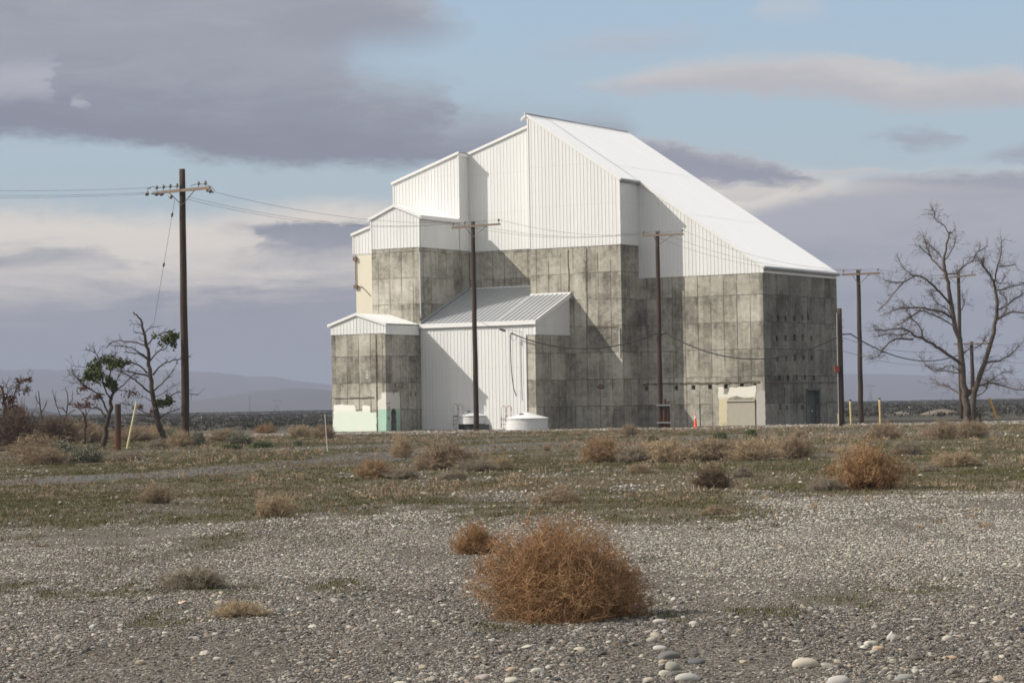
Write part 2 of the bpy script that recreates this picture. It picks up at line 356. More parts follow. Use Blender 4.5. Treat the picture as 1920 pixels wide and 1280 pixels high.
def m_siding(N):
    x, y, z = N.sep(objc(N)); h = N.add(x, y)
    n = N.noise(N.xyz(N.mul(h, 1.2), N.mul(z, .12), 1.), 1.0, 4, .6); p = N.white(N.xyz(N.m('FLOOR', N.mul(h, 1 / .915)), 2., 2.))
    f = N.add(N.mul(n, .7), N.mul(p, .3))
    c = N.mix(f, (.68, .68, .66), (.80, .80, .775)); d = N.ss(N.noise(N.xyz(N.mul(h, 4.), N.mul(z, .16), 7.), 1.0, 5, .65), .56, .74)
    lap = N.ss(N.m('ABSOLUTE', N.sub(N.m('FRACT', N.m('DIVIDE', z, 3.05)), .5)), .008, .003)
    c = N.mix(N.mul(d, .22), c, (.42, .39, .33)); c = N.mix(N.mul(lap, .22), c, (.35, .35, .34))
    return {'Base Color': c, 'Normal': N.bump(N.noise(objc(N), .9, 3), .12, .05)}
def m_wood(N):
    x, y, z = N.sep(objc(N))
    g = N.noise(N.xyz(N.mul(x, 22.), N.mul(y, 22.), N.mul(z, .7)), 1.0, 4, .6); b = N.noise(N.xyz(x, y, N.mul(z, .35)), 1.2, 3)
    f = N.add(N.mul(g, .7), N.mul(N.sub(b, .5), .9)); crack = N.ss(N.noise(N.xyz(N.mul(x, 30.), N.mul(y, 30.), N.mul(z, .35)), 1., 2), .6, .68)
    c = N.ramp(f, [(.1, (.035, .026, .020)), (.5, (.082, .060, .044)), (.9, (.15, .115, .084))])
    return {'Base Color': N.mix(N.mul(crack, .7), c, (.03, .023, .018)), 'Normal': N.bump(g, .5, .02)}
def m_rustwood(N):
    x, y, z = N.sep(objc(N))
    g = N.noise(N.xyz(N.mul(x, 18.), N.mul(y, 18.), N.mul(z, .8)), 1.0, 4, .6); b = N.ss(N.add(z, N.mul(g, 1.2)), .6, 2.2)
    return {'Base Color': N.mix(b, N.mix(g, (.06, .027, .015), (.20, .092, .048)), N.mix(g, (.035, .024, .019), (.12, .082, .06))), 'Normal': N.bump(g, .5, .02)}
def m_arm(N):
    x, y, z = N.sep(objc(N)); g = N.noise(N.xyz(N.mul(x, 1.2), N.mul(y, 25.), N.mul(z, 25.)), 1.0, 4, .6)
    return {'Base Color': N.mix(g, (.17, .125, .095), (.42, .33, .26)), 'Normal': N.bump(g, .4, .01)}
def m_twig(dark, mid, light):
    def f(N):
        t = N.attr('tint')[2]; n = N.noise(objc(N), 3.0, 3)
        return N.ramp(N.add(N.mul(t, .75), N.mul(N.sub(n, .4), .7)), [(0.0, dark), (.5, mid), (1.0, light)])
    return f
def m_bark(N):
    x, y, z = N.sep(objc(N)); g = N.noise(N.xyz(N.mul(x, 12.), N.mul(y, 12.), N.mul(z, 2.)), 1.0, 5, .65)
    b = N.noise(objc(N), .8, 3)
    return {'Base Color': N.ramp(N.add(N.mul(g, .7), N.mul(N.sub(b, .5), .8)), [(.1, (.06, .048, .040)), (.45, (.14, .115, .096)), (.8, (.29, .25, .215))]), 'Normal': N.bump(g, .6, .03)}
def m_corrug(N):
    x, y, z = N.sep(objc(N)); n = N.noise(objc(N), 2.5, 5, .6)
    c = N.mix(n, (.66, .66, .65), (.80, .80, .79)); rust = N.ss(N.noise(N.xyz(x, y, N.mul(z, .6)), 2.2, 5, .7), .66, .74)
    return N.mix(N.mul(rust, .6), c, (.42, .25, .15))
def m_rail(N):
    n = N.noise(objc(N), 4.0, 5, .7); return N.mix(N.ss(n, .45, .58), (.72, .70, .66), (.40, .17, .075))
def m_cream(N):
    n = N.noise(objc(N), .9, 5, .65); s = N.ss(N.noise(objc(N), 3.5, 5, .7), .67, .74)
    c = N.mix(n, (.64, .60, .47), (.74, .70, .57)); return N.mix(N.mul(s, .6), c, (.30, .27, .20))
def m_mint(N):
    x, y, z = N.sep(objc(N)); n = N.noise(objc(N), 1.2, 5, .65); s = N.ss(N.noise(objc(N), 4.5, 5, .7), .66, .73)
    c = N.mix(N.ss(N.add(z, N.mul(n, .25)), 1.45, 1.85), (.71, .79, .68), (.86, .825, .76))
    streak = N.ss(N.noise(N.xyz(N.mul(x, 2.), N.mul(y, 2.), N.mul(z, .6)), 1.3, 3), .45, .7)
    c = N.mix(N.mul(streak, .35), c, (.80, .80, .74)); return N.mix(N.mul(s, .7), c, (.34, .31, .25))
def m_mintstrong(N):
    x, y, z = N.sep(objc(N)); n = N.noise(objc(N), 1.6, 5, .65)
    return N.mix(N.ss(N.add(z, N.mul(n, .1)), 1.66, 1.72), N.mix(n, (.36, .55, .44), (.47, .66, .54)), N.mix(n, (.66, .62, .56), (.80, .76, .70)))
def m_peel(N):
    x, y, z = N.sep(objc(N)); n = N.noise(objc(N), 1.4, 5, .65)
    c = N.mix(N.ss(N.add(z, N.mul(n, .3)), 2.05, 2.35), N.mix(n, (.56, .49, .31), (.68, .61, .43)), N.mix(n, (.70, .66, .58), (.80, .77, .69)))
    g = N.mul(N.ss(z, .9, .3), N.ss(n, .45, .6)); return N.mix(N.mul(g, .7), c, (.40, .40, .22))
def m_cone(N):
    x, y, z = N.sep(objc(N)); b = N.mul(N.ss(z, .62, .64, kind='LINEAR'), N.ss(z, .84, .82, kind='LINEAR'))
    return N.mix(b, (.75, .085, .025), (.68, .60, .56))
M = {}
M['concrete'] = mat('concrete', m_concrete, .9, .2)
M['siding'] = mat('siding_paint', m_siding, .32, .75)
def m_roof(N):
    x, y, z = N.sep(objc(N)); p = N.white(N.xyz(N.m('FLOOR', N.mul(y, 1 / .61)), N.m('FLOOR', N.mul(x, 1 / 6.1)), 2.)); st = N.noise(N.xyz(N.mul(x, .25), N.mul(y, 2.2), 4.), 1.0, 5, .65)
    seam = N.ss(N.m('ABSOLUTE', N.sub(N.m('FRACT', N.mul(y, 1 / .61)), .9)), .05, .02)
    c = N.mix(N.add(N.mul(p, .5), N.mul(st, .5)), (.845, .84, .825), (.89, .885, .87)); c = N.mix(N.mul(seam, .05), c, (.45, .45, .44))
    return {'Base Color': c, 'Roughness': N.add(.22, N.mul(st, .08))}
M['roof'] = mat('roof_paint', m_roof, .25, .6)
M['greyroof'] = mat('galvanized_roof', m_plain((.36, .37, .375), .06, .6), .42, .5)
M['trim'] = mat('trim_paint', m_plain((.78, .78, .76), .05), .4, .4)
M['gutter'] = mat('gutter_paint', m_plain((.40, .41, .42), .08), .5, .4)
M['cream'] = mat('cream_paint', m_cream, .7)
M['mint'] = mat('mint_paint', m_mint, .7)
M['mintstrong'] = mat('green_paint', m_mintstrong, .7)
M['peel'] = mat('peeling_paint', m_peel, .75)
M['infill'] = mat('infill_block', m_plain((.40, .37, .30), .12, 3.), .9)
M['plaster'] = mat('bare_plaster', m_plain((.43, .41, .37), .12, 3.), .9)
M['steel'] = mat('steel_door', m_plain((.085, .086, .082), .3, 2.), .85)
M['steelframe'] = mat('door_frame_paint', m_plain((.12, .122, .118), .2, 2.), .8)
M['darkhole'] = mat('dark_gap', m_plain((.035, .032, .028), .3), .9)
M['chip'] = mat('broken_concrete', m_plain((.16, .13, .10), .5, 5.), .95)
M['pipe'] = mat('painted_pipe', m_plain((.48, .49, .50), .1), .5)
M['rustpipe'] = mat('rusty_conduit', m_plain((.17, .12, .085), .4, 2.), .8)
M['whitepaint'] = mat('white_marking', m_plain((.66, .66, .63), .1), .8)
M['wood'] = mat('weathered_wood', m_wood, .9, .15)
M['rustwood'] = mat('reddish_wood', m_rustwood, .9, .15)
M['arm'] = mat('crossarm_wood', m_arm, .85, .15)
M['metal'] = mat('dull_metal', m_plain((.10, .10, .105), .25), .5, .5)
M['band'] = mat('galvanized_band', m_plain((.42, .43, .44), .1), .45, .5, .3)
M['porcelain'] = mat('porcelain', m_plain((.22, .205, .19), .3), .4, .4)
M['wire'] = mat('wire', m_plain((.06, .06, .065), .2), .6)
M['wirelight'] = mat('weathered_wire', m_plain((.16, .16, .165), .2), .6)
M['cable'] = mat('rubber_cable', m_plain((.022, .022, .022), .2), .7)
M['redbox'] = mat('rusty_red_paint', m_plain((.26, .07, .04), .3, 8.), .7)
M['yellow'] = mat('yellow_post_paint', m_plain((.58, .44, .20), .12, 4.), .6)
M['palepost'] = mat('pale_yellow_paint', m_plain((.62, .56, .33), .12, 4.), .6)
M['orange'] = mat('orange_guard_paint', m_plain((.62, .36, .07), .12, 4.), .5)
M['whiterod'] = mat('white_rod', m_plain((.66, .62, .56), .1), .6)
M['cone'] = mat('traffic_cone_plastic', m_cone, .5)
M['corrug'] = mat('tank_metal', m_corrug, .45, .45)
M['rail'] = mat('rusting_rail', m_rail, .6)
M['bark'] = mat('bark', m_bark, .95, .1)
def m_darkbark(N):
    d = m_bark(N); d['Base Color'] = N.mix(1.0, d['Base Color'], (.62, .60, .58), 'MULTIPLY'); return d
M['darkbark'] = mat('dark_bark', m_darkbark, .95, .1)
M['leafgreen'] = mat('green_needles', m_twig((.035, .047, .014), (.085, .105, .028), (.17, .19, .06)), .8, .2)
M['leafred'] = mat('dead_leaves', m_twig((.065, .033, .02), (.15, .075, .042), (.25, .145, .09)), .9, .1)
M['sage'] = mat('sage_leaves', m_twig((.10, .097, .068), (.20, .19, .135), (.32, .305, .23)), .9, .1)
M['weed'] = mat('green_weed', m_twig((.05, .065, .03), (.10, .135, .06), (.18, .21, .12)), .9, .1)
M['tw_orange'] = mat('orange_brown_twigs', m_twig((.14, .080, .040), (.30, .175, .088), (.46, .30, .17)), .85, .12)
M['tw_ginger'] = mat('ginger_twigs', m_twig((.16, .105, .06), (.32, .215, .125), (.46, .335, .215)), .9, .1)
M['tw_tan'] = mat('tan_twigs', m_twig((.20, .150, .092), (.38, .29, .185), (.53, .43, .30)), .9, .1)
M['tw_brown'] = mat('brown_twigs', m_twig((.15, .112, .074), (.30, .228, .152), (.44, .35, .25)), .9, .1)
M['tw_grey'] = mat('grey_twigs', m_twig((.15, .122, .090), (.28, .235, .175), (.41, .355, .28)), .9, .1)
M['tw_dark'] = mat('dark_twigs', m_twig((.06, .042, .029), (.13, .09, .062), (.21, .155, .11)), .9, .1)

# ------------------------------------------------------------------ ground: one sheet from under the camera to the horizon
def gz(x, y):
    x = np.asarray(x, float); y = np.asarray(y, float); r = np.hypot(x, y)
    a = (fbm(x / 7, y / 9, 3) - .5) * .14 + (fbm(x / 1.6, y / 1.6, 8, 2) - .5) * .035
    a = a * sst(r, 6, 16) * (1 - .6 * sst(r, 130, 170))
    far = (fbm(x / 90, y / 140, 21) - .45) * 1.6 * sst(r, 260, 700) + (fbm(x / 700, y / 700, 5) - .6) * 3 * sst(r, 900, 4000)
    return a + far
TRACK = np.array([(-34, 49), (-22, 56), (-13, 61), (-9.4, 66), (-5.7, 79), (-3.5, 92), (1, 108), (9, 124), (22, 138)])
PATH = np.array([(-40, 121), (-24, 114), (-17, 108), (-12, 104), (-7.5, 109), (-1, 122), (6, 134)])
def dpoly(x, y, P):
    d = np.full(np.shape(x), 1e9)
    for a, b in zip(P[:-1], P[1:]):
        ab = b - a; t = np.clip(((x - a[0]) * ab[0] + (y - a[1]) * ab[1]) / (ab @ ab), 0, 1)
        d = np.minimum(d, np.hypot(x - a[0] - t * ab[0], y - a[1] - t * ab[1]))
    return d
SPOTS = [(gp(140, 1108), 1.5, .9), (gp(640, 1096), .55, .5), (gp(490, 1168), .38, .35), (gp(230, 1080), .6, .5), (gp(1440, 1146), .7, .5), (gp(1250, 1052), .6, .8), (gp(1700, 1095), .7, .7), (gp(1600, 1130), .5, .5), (gp(310, 1155), .5, .5), (gp(1280, 1152), .5, .5), (gp(930, 1168), .7, .4), (gp(1360, 985), 1.6, 1.6), (gp(420, 1095), .9, .6)]
def masks(x, y):
    x = np.asarray(x, float); y = np.asarray(y, float); r = np.hypot(x, y)
    edge = np.interp(x / np.maximum(y, 1), [-.22, -.15, -.07, .06, .13, .21], [32.5, 32.5, 35, 37.5, 41, 44.5])
    e = sst(y + (fbm(x / 1.6, y / 6.0, 40, 5) - .5) * 22, edge - 4.5, edge + 8)
    n = fbm(x / 3.2, y / 7.0, 12); n2 = fbm(x / .9, y / 1.6, 17, 3)
    big = fbm(x / 14, y / 20, 70)
    n3 = fbm(x / .28, y / .5, 91, 3); g = e * sst(n * .5 + n2 * .35 + big * .3, .47, .645) * (.55 + .45 * sst(n3, .38, .6))
    near = np.zeros_like(r)
    for (c, a, b) in SPOTS: near = np.maximum(near, np.exp(-(((x - c[0]) / a) ** 2 + ((y - c[1]) / (b * 2.5)) ** 2)) * (n2 * 1.5))
    n3 = fbm(x / .28, y / .5, 91, 3); g = np.maximum(g, sst(near, .30, .75) * sst(n3, .42, .62) * .75)
    tr = np.maximum(1 - sst(dpoly(x, y, TRACK) + (n2 - .5) * 2.2, 1.5, 3.0), .8 * (1 - sst(dpoly(x, y, PATH) + (n2 - .5) * 2, 1.2, 2.4)))
    tr = tr * sst(n + .12, .3, .5)
    g = g * (1 - .9 * tr) * (1 - sst(r, 150, 200))
    far = sst(r + (n - .5) * 40, 185, 235)
    dry = e * sst(fbm(x / 5, y / 9, 55), .43, .60) * (1 - sst(r, 200, 260))
    return g, tr, far, dry, e
rr = np.concatenate([[.6, 2, 4, 7, 10], np.geomspace(12, 140, 330), np.geomspace(142, 420, 110), np.geomspace(440, 8800, 80)])
aa = np.radians(np.concatenate([np.linspace(-16, 16, 150), np.linspace(18, 342, 60)]))
RR, AA = np.meshgrid(rr, aa, indexing='ij'); GX = RR * np.sin(AA); GY = RR * np.cos(AA)
g_, t_, f_, d_, e_ = masks(GX, GY)
mb = MB(); b0 = mb._v(np.stack([GX, GY, gz(GX, GY)], -1).reshape(-1, 3))
nr, na = RR.shape
i, j = np.meshgrid(np.arange(nr - 1), np.arange(na), indexing='ij'); i = i.ravel(); j = j.ravel(); j2 = (j + 1) % na
mb.q.append(np.stack([i * na + j, (i + 1) * na + j, (i + 1) * na + j2, i * na + j2], 1)); mb.g.append(list(range(na)))
def m_ground(N):
    P = N.new('ShaderNodeNewGeometry').outputs['Position']; x, y, z = N.sep(P); P2 = N.xyz(x, y, 0.)
    g = N.attr('grass')[2]; tr = N.attr('track')[2]; far = N.attr('far')[2]; dry = N.attr('dry')[2]; soil = N.attr('soil')[2]
    cells = N.voro(P2, 34., 'Color'); c1 = N.sep(cells)[0]
    d1 = N.voro(P2, 34., 'Distance')
    grit = N.noise(P2, 60., 4, .7)
    gr = N.ramp(c1, [(0., (.074, .064, .055)), (.45, (.138, .121, .102)), (.8, (.23, .205, .174)), (1., (.42, .395, .34))])
    gr = N.mix(N.ss(d1, .5, .95), gr, (.095, .088, .076)); gr = N.mix(N.mul(grit, .55), gr, (.125, .114, .095))
    mid = N.noise(P2, .55, 4, .6); gr = N.mix(N.ss(mid, .35, .7), gr, N.mix(1.0, gr, (.80, .78, .74), 'MULTIPLY'))
    sp = N.ss(N.sep(N.voro(P2, 11., 'Color'))[0], .90, .94); sp2 = N.ss(N.voro(P2, 11., 'Distance'), .42, .30)
    soilc = N.mix(N.noise(P2, 7., 5, .7), (.060, .053, .040), (.130, .114, .088))
    c = N.mix(N.mul(soil, .84), gr, soilc)
    c = N.mix(N.mul(N.mul(sp, sp2), N.mul(soil, .55)), c, (.46, .435, .38))
    tn = N.noise(P2, 5., 5, .7); c = N.mix(N.mul(tr, .85), c, N.mix(tn, (.075, .072, .07), (.165, .157, .150)))
    dn = N.noise(P2, 3.3, 5, .7); c = N.mix(N.mul(dry, N.ss(dn, .38, .6, 0., .5)), c, N.mix(tn, (.105, .082, .05), (.20, .16, .10)))
    gn = N.noise(P2, 4.2, 5, .72); gm = N.mul(g, N.ss(gn, .36, .52, .15, .95))
    c = N.mix(gm, c, N.mix(N.noise(P2, 1.1, 4, .6), (.060, .057, .026), (.112, .099, .046)))
    fn = N.noise(N.xyz(N.mul(x, .02), N.mul(y, .010)), 1.6, 6, .65); st = N.noise(N.xyz(N.mul(x, .0016), N.mul(y, .0035), 5.), 1.5, 3, .5)
    fc = N.mix(N.ss(fn, .38, .62), (.045, .043, .034), (.066, .062, .049)); fc = N.mix(N.ss(st, .60, .66, 0., .75), fc, (.30, .27, .215))
    c = N.mix(far, c, fc)
    hgt = N.add(N.mul(N.sub(1., d1), .8), N.mul(grit, .6)); hgt = N.add(hgt, N.mul(tn, .8))
    return {'Base Color': c, 'Normal': N.bump(hgt, .9, .03)}
M['ground'] = mat('gravel_ground', m_ground, .95, .12)
gnd = mb.build('ground', M['ground'], smooth=True); tag(gnd, kind='structure')
for nm, a in (('grass', g_), ('track', t_), ('far', f_), ('dry', d_), ('soil', e_)):
    at_ = gnd.data.attributes.new(nm, 'FLOAT', 'POINT'); at_.data.foreach_set('value', a.astype(np.float32).ravel())

# ------------------------------------------------------------------ far hills
def ridge(name, Y, pts, label_depth, seed, rough, colr):
    # a range with real depth: crest profile from photo columns, falling to the plain on both sides
    xs = np.linspace(-.34, .34, 260) * Y; pxs = 960 + xs / Y * FPX
    crest = np.interp(pxs, [p[0] for p in pts], [at(p[0], p[1], Y)[2] for p in pts]); crest = np.maximum(crest, 0)
    D = np.linspace(-1, 1, 46); m = MB()
    XX, DD = np.meshgrid(xs, D, indexing='ij')
    prof = np.clip(1 - np.abs(DD) ** 1.25, 0, 1); nz = fbm(XX / (Y * .02), DD * 4 + XX / (Y * .05), seed, 5) - .5
    Z = crest[:, None] * prof * (1 + nz * .55 * (np.abs(DD)) * 1.6) + crest[:, None] * (fbm(XX / (Y * .01), DD * 0, seed + 5, 4) - .5) * rough * prof - 4
    YY = Y + DD * label_depth + nz * label_depth * .25
    b = m._v(np.stack([XX * (YY / Y), YY, Z], -1).reshape(-1, 3)); n, k = XX.shape
    ii, jj = np.meshgrid(np.arange(n - 1), np.arange(k - 1), indexing='ij'); ii = ii.ravel(); jj = jj.ravel()
    m.q.append(np.stack([ii * k + jj, (ii + 1) * k + jj, (ii + 1) * k + jj + 1, ii * k + jj + 1], 1))
    o = m.build(name, mat(name + '_scrub', m_plain(colr, .35, .004), 1.0, .05), smooth=True); return tag(o, kind='structure')
ridge('far_hills', 6500, [(-600, 690), (0, 688), (120, 690), (280, 690), (380, 694), (450, 700), (520, 704), (640, 722), (800, 735), (1000, 730), (1200, 715), (1500, 700), (1640, 697), (1760, 700), (1920, 706), (2500, 715)], 1300, 3, .10, (.075, .070, .068))
ridge('middle_hills', 4300, [(-600, 720), (0, 738), (300, 752), (380, 744), (480, 728), (560, 722), (640, 728), (760, 745), (900, 765), (1100, 770), (1500, 765), (1700, 752), (1800, 757), (1920, 760), (2500, 760)], 700, 9, .10, (.065, .058, .05))
ridge('near_hill', 1900, [(-900, 735), (-300, 745), (40, 755), (75, 757), (110, 766), (160, 778), (230, 790), (400, 800), (960, 800), (2500, 800)], 320, 14, .10, (.05, .046, .036))

# ------------------------------------------------------------------ the building (local axes: x along the lit front, y into the depth, z up)
TH = math.atan(2800 / 4500.)
C0 = (18.47, 175.68, 0.0)
bld = empty('industrial_building', C0, -TH)
tag(bld, 'tall stepped concrete building capped with white sheet metal and a long steep roof', 'building')
def lw(u, v, z):                              # building point -> world
    return Vector((C0[0] + u * math.cos(TH) + v * math.sin(TH), C0[1] - u * math.sin(TH) + v * math.cos(TH), z))
def extr_v(m, poly, v0, v1):                  # polygon in (x,z), pushed along y
    m.prism([(a, v0, b) for a, b in poly], [(a, v1, b) for a, b in poly])
def extr_u(m, poly, u0, u1):
    m.prism([(u0, a, b) for a, b in poly], [(u1, a, b) for a, b in poly])
def fixn(o):
    import bmesh
    bm = bmesh.new(); bm.from_mesh(o.data); bmesh.ops.recalc_face_normals(bm, faces=bm.faces[:]); bm.to_mesh(o.data); bm.free(); return o
def ribbed(m, face, const, s0, s1, zb, zt, brk=(), pitch=.305, depth=.019):
    # trapezoid-ribbed sheet; face 'v' looks to -y, face 'u' looks to +x
    prof = []
    s = s0
    while s < s1 - 1e-6:
        for ds, d in ((0, 0), (.205, 0), (.225, depth), (.275, depth), (.295, 0)):
            if s + ds <= s1: prof.append((s + ds, d))
        s += pitch
    prof.append((s1, 0)); prof += [(b, 0) for b in brk]; prof.sort()
    base = .03; V = []
    for s, d in prof:
        o = base + d
        for z in (zb(s), zt(s)): V.append((s, const - o, z) if face == 'v' else (const + o, s, z))
    b = m._v(V); n = len(prof); k = np.arange(n - 1)
    m.q.append(np.stack([b + 2 * k, b + 2 * k + 2, b + 2 * k + 3, b + 2 * k + 1], 1))
def zr(u): return 11.70 - .667 * u
def zl(u): return 21.52 + .315 * (u + 25.03)
UR = -18.3
def part(m, name, mt, parent=bld, smooth=False, fix=True):
    o = m.build(name, M[mt], parent, smooth)
    return fixn(o) if fix else o
def holed(m, face, const, s0, s1, z0, z1, holes, depth=.5):
    S = sorted({s0, s1, *[h[0] for h in holes], *[h[1] for h in holes]}); Z = sorted({z0, z1, *[h[2] for h in holes], *[h[3] for h in holes]})
    pt = (lambda s, z, d: (s, const + d, z)) if face == 'v' else (lambda s, z, d: (const - d, s, z))
    for a, b in zip(S[:-1], S[1:]):
        for c, d in zip(Z[:-1], Z[1:]):
            if any(h[0] - 1e-6 <= a and b <= h[1] + 1e-6 and h[2] - 1e-6 <= c and d <= h[3] + 1e-6 for h in holes): continue
            m.poly([pt(a, c, 0), pt(b, c, 0), pt(b, d, 0), pt(a, d, 0)])
    for a, b, c, d in holes:
        q = [(a, c), (b, c), (b, d), (a, d)]
        for k in range(4):
            p, r = q[k], q[(k + 1) % 4]; m.poly([pt(*p, 0), pt(*p, depth), pt(*r, depth), pt(*r, 0)])
        m.poly([pt(*p, depth) for p in q])
hole = lambda s, z, w=.2, h=.34: (s - w / 2, s + w / 2, z - h / 2, z + h / 2)
BZ = -.6
# right hand block, its lit front with beam pockets and its shaded side with pipe holes
m = MB()
pock = [hole(s, z, .32, .34) for s, z in [(-7.35, 2.86), (-5.91, 2.88), (-4.53, 2.89), (-3.21, 2.91), (-1.89, 2.92), (-.85, 2.9), (-9.9, 2.87)]]
holed(m, 'v', 0, -10.34, 0, BZ, 11.2, pock)
hl = [(2.45, 7.9), (3.66, 7.92), (5.22, 7.96), (6.61, 7.99), (7.68, 8.01), (2.12, 6.41), (3.64, 6.44), (5.15, 6.46), (6.6, 6.48), (8.15, 6.51), (2.15, 4.91), (3.67, 4.92), (5.18, 4.93), (6.7, 4.94), (8.16, 4.96), (2.45, 3.48), (3.92, 3.48), (5.45, 3.49), (6.89, 3.49), (8.48, 3.49), (2.48, 1.3), (3.6, 1.29), (6.3, 1.26)]
rg = random.Random(3)
hh = [hole(s + rg.uniform(-.03, .03), z + rg.uniform(-.04, .04), rg.uniform(.30, .42), rg.uniform(.34, .46)) for s, z in hl]
hh.append(hole(3.3, 2.45, .16, .62)); hh.append((7.02, 9.42, -.05, 2.58))
holed(m, 'u', 0, 0, 13, BZ, 11.2, hh, .75)
m.poly([(-10.34, 13, BZ), (0, 13, BZ), (0, 13, 11.2), (-10.34, 13, 11.2)]); m.poly([(-10.34, 0, 11.2), (0, 0, 11.2), (0, 13, 11.2), (-10.34, 13, 11.2)])
part(m, 'concrete_wall', 'concrete', fix=False)
for (u0, u1, v0, zt) in ((-18.24, -10.34, -2.83, 13.66), (-25.03, -18.24, -.9, 13.85), (-29.45, -25.03, -7.87, 13.93)):
    m = MB(); m.box(u0, u1, v0, 13, BZ, zt); part(m, 'concrete_wall', 'concrete')
m = MB(); m.box(-35.0, -29.45, -2.23, 13, BZ, 14.1); cw = part(m, 'painted_wall', 'cream'); tag(cw, 'cream painted wall strip at the far left of the building')
m = MB(); m.box(-25.03, -14.83, -7.87, -2.83, BZ, 7.6); part(m, 'concrete_wall', 'concrete')
m = MB()                                       # low gabled annex, with a doorway in its shaded side
m.poly([(-30.1, -12.39, BZ), (-25.15, -12.39, BZ), (-25.15, -12.39, 7.4), (-30.1, -12.39, 7.4)])
holed(m, 'u', -25.15, -12.39, -7.87, BZ, 7.4, [(-11.76, -11.1, -.05, 1.62), hole(-9.1, 2.75, .12, .35), hole(-8.5, 2.75, .14, .35)], .5)
m.poly([(-30.1, -12.39, BZ), (-30.1, -7.87, BZ), (-30.1, -7.87, 7.4), (-30.1, -12.39, 7.4)]); m.poly([(-30.1, -12.39, 7.4), (-25.15, -12.39, 7.4), (-25.15, -7.87, 7.4), (-30.1, -7.87, 7.4)])
part(m, 'concrete_wall', 'concrete', fix=False)
# white ribbed siding
const = lambda z: (lambda s: z)
m = MB(); ribbed(m, 'v', 0, -10.34, 0, const(11.17), lambda s: zr(s) - .02); ribbed(m, 'u', 0, 0, 13, const(11.17), const(11.62)); part(m, 'metal_siding', 'siding', fix=False)
m = MB(); ribbed(m, 'v', -2.83, -18.24, -10.34, const(13.62), lambda s: zr(s) - .02); ribbed(m, 'u', -10.34, -2.83, 0, const(13.64), const(18.50)); part(m, 'metal_siding', 'siding', fix=False)
m = MB(); ribbed(m, 'v', -.9, -25.0, -18.24, const(13.82), lambda s: zl(s) - .02); part(m, 'metal_siding', 'siding', fix=False)
m = MB(); ribbed(m, 'v', -2.23, -31.2, -25.03, const(14.0), lambda s: zl(s) - .02); ribbed(m, 'u', -25.03, -2.23, -.9, const(13.9), const(21.42)); part(m, 'metal_siding', 'siding', fix=False)
ze = lambda s: 17.2 - abs(s + 27.23) * .40
m = MB(); ribbed(m, 'v', -7.87, -29.45, -25.03, const(13.90), lambda s: ze(s) - .02, brk=(-27.23,)); ribbed(m, 'u', -25.03, -7.87, -2.3, const(13.9), const(16.28)); part(m, 'metal_siding', 'siding', fix=False)
m = MB(); ribbed(m, 'v', -2.23, -35.2, -29.45, const(14.05), lambda s: 15.68 + .30 * (s + 35.28) - .02); part(m, 'metal_siding', 'siding', fix=False)
zg = lambda s: 8.80 - abs(s + 27.72) * .305
m = MB(); ribbed(m, 'v', -12.39, -30.12, -25.12, const(7.28), lambda s: zg(s) - .02, brk=(-27.72,)); ribbed(m, 'u', -25.12, -12.39, -7.9, const(7.20), const(7.95)); part(m, 'metal_siding', 'siding', fix=False)
zh = lambda v: 8.0 + .42 * (v + 7.87)
m = MB(); ribbed(m, 'v', -7.87, -25.0, -15.66, const(-.3), const(7.9)); ribbed(m, 'v', -7.87, -15.66, -14.83, const(6.93), const(7.9)); ribbed(m, 'u', -14.83, -7.87, -2.85, const(6.95), lambda s: zh(s) - .02); part(m, 'metal_siding', 'siding', fix=False)
# unseen closed cores added behind the siding to block light
m = MB()
extr_v(m, [(-10.34, 11.25), (-.01, 11.25), (-.01, 11.66), (-10.34, zr(-10.34) - .05)], .02, 12.98)
extr_v(m, [(-18.22, 13.7), (-10.36, 13.7), (-10.36, zr(-10.36) - .05), (-18.22, zr(-18.22) - .05)], -2.81, 12.96)
extr_v(m, [(-25.01, 13.9), (-18.26, 13.9), (-18.26, zl(-18.26) - .05), (-25.01, zl(-25.01) - .05)], -.88, 12.94)
extr_v(m, [(-31.2, 13.98), (-25.05, 13.98), (-25.05, zl(-25.05) - .05), (-31.2, zl(-31.2) - .05)], -2.21, 12.92)
extr_v(m, [(-29.43, 13.98), (-25.05, 13.98), (-25.05, ze(-25.05) - .05), (-27.23, 17.13), (-29.43, ze(-29.43) - .05)], -7.85, -2.3)
extr_v(m, [(-35.2, 14.15), (-31.22, 14.15), (-31.22, 16.85), (-35.2, 15.64)], -2.20, 12.9)
extr_v(m, [(-30.08, 7.42), (-25.17, 7.42), (-25.17, zg(-25.17) - .05), (-27.72, 8.74), (-30.08, zg(-30.08) - .05)], -12.37, -7.9)
extr_u(m, [(-7.85, 7.62), (-2.86, 7.62), (-2.86, zh(-2.86) - .05), (-7.85, 7.95)], -25.0, -14.85)
part(m, 'light_block_core', 'siding')
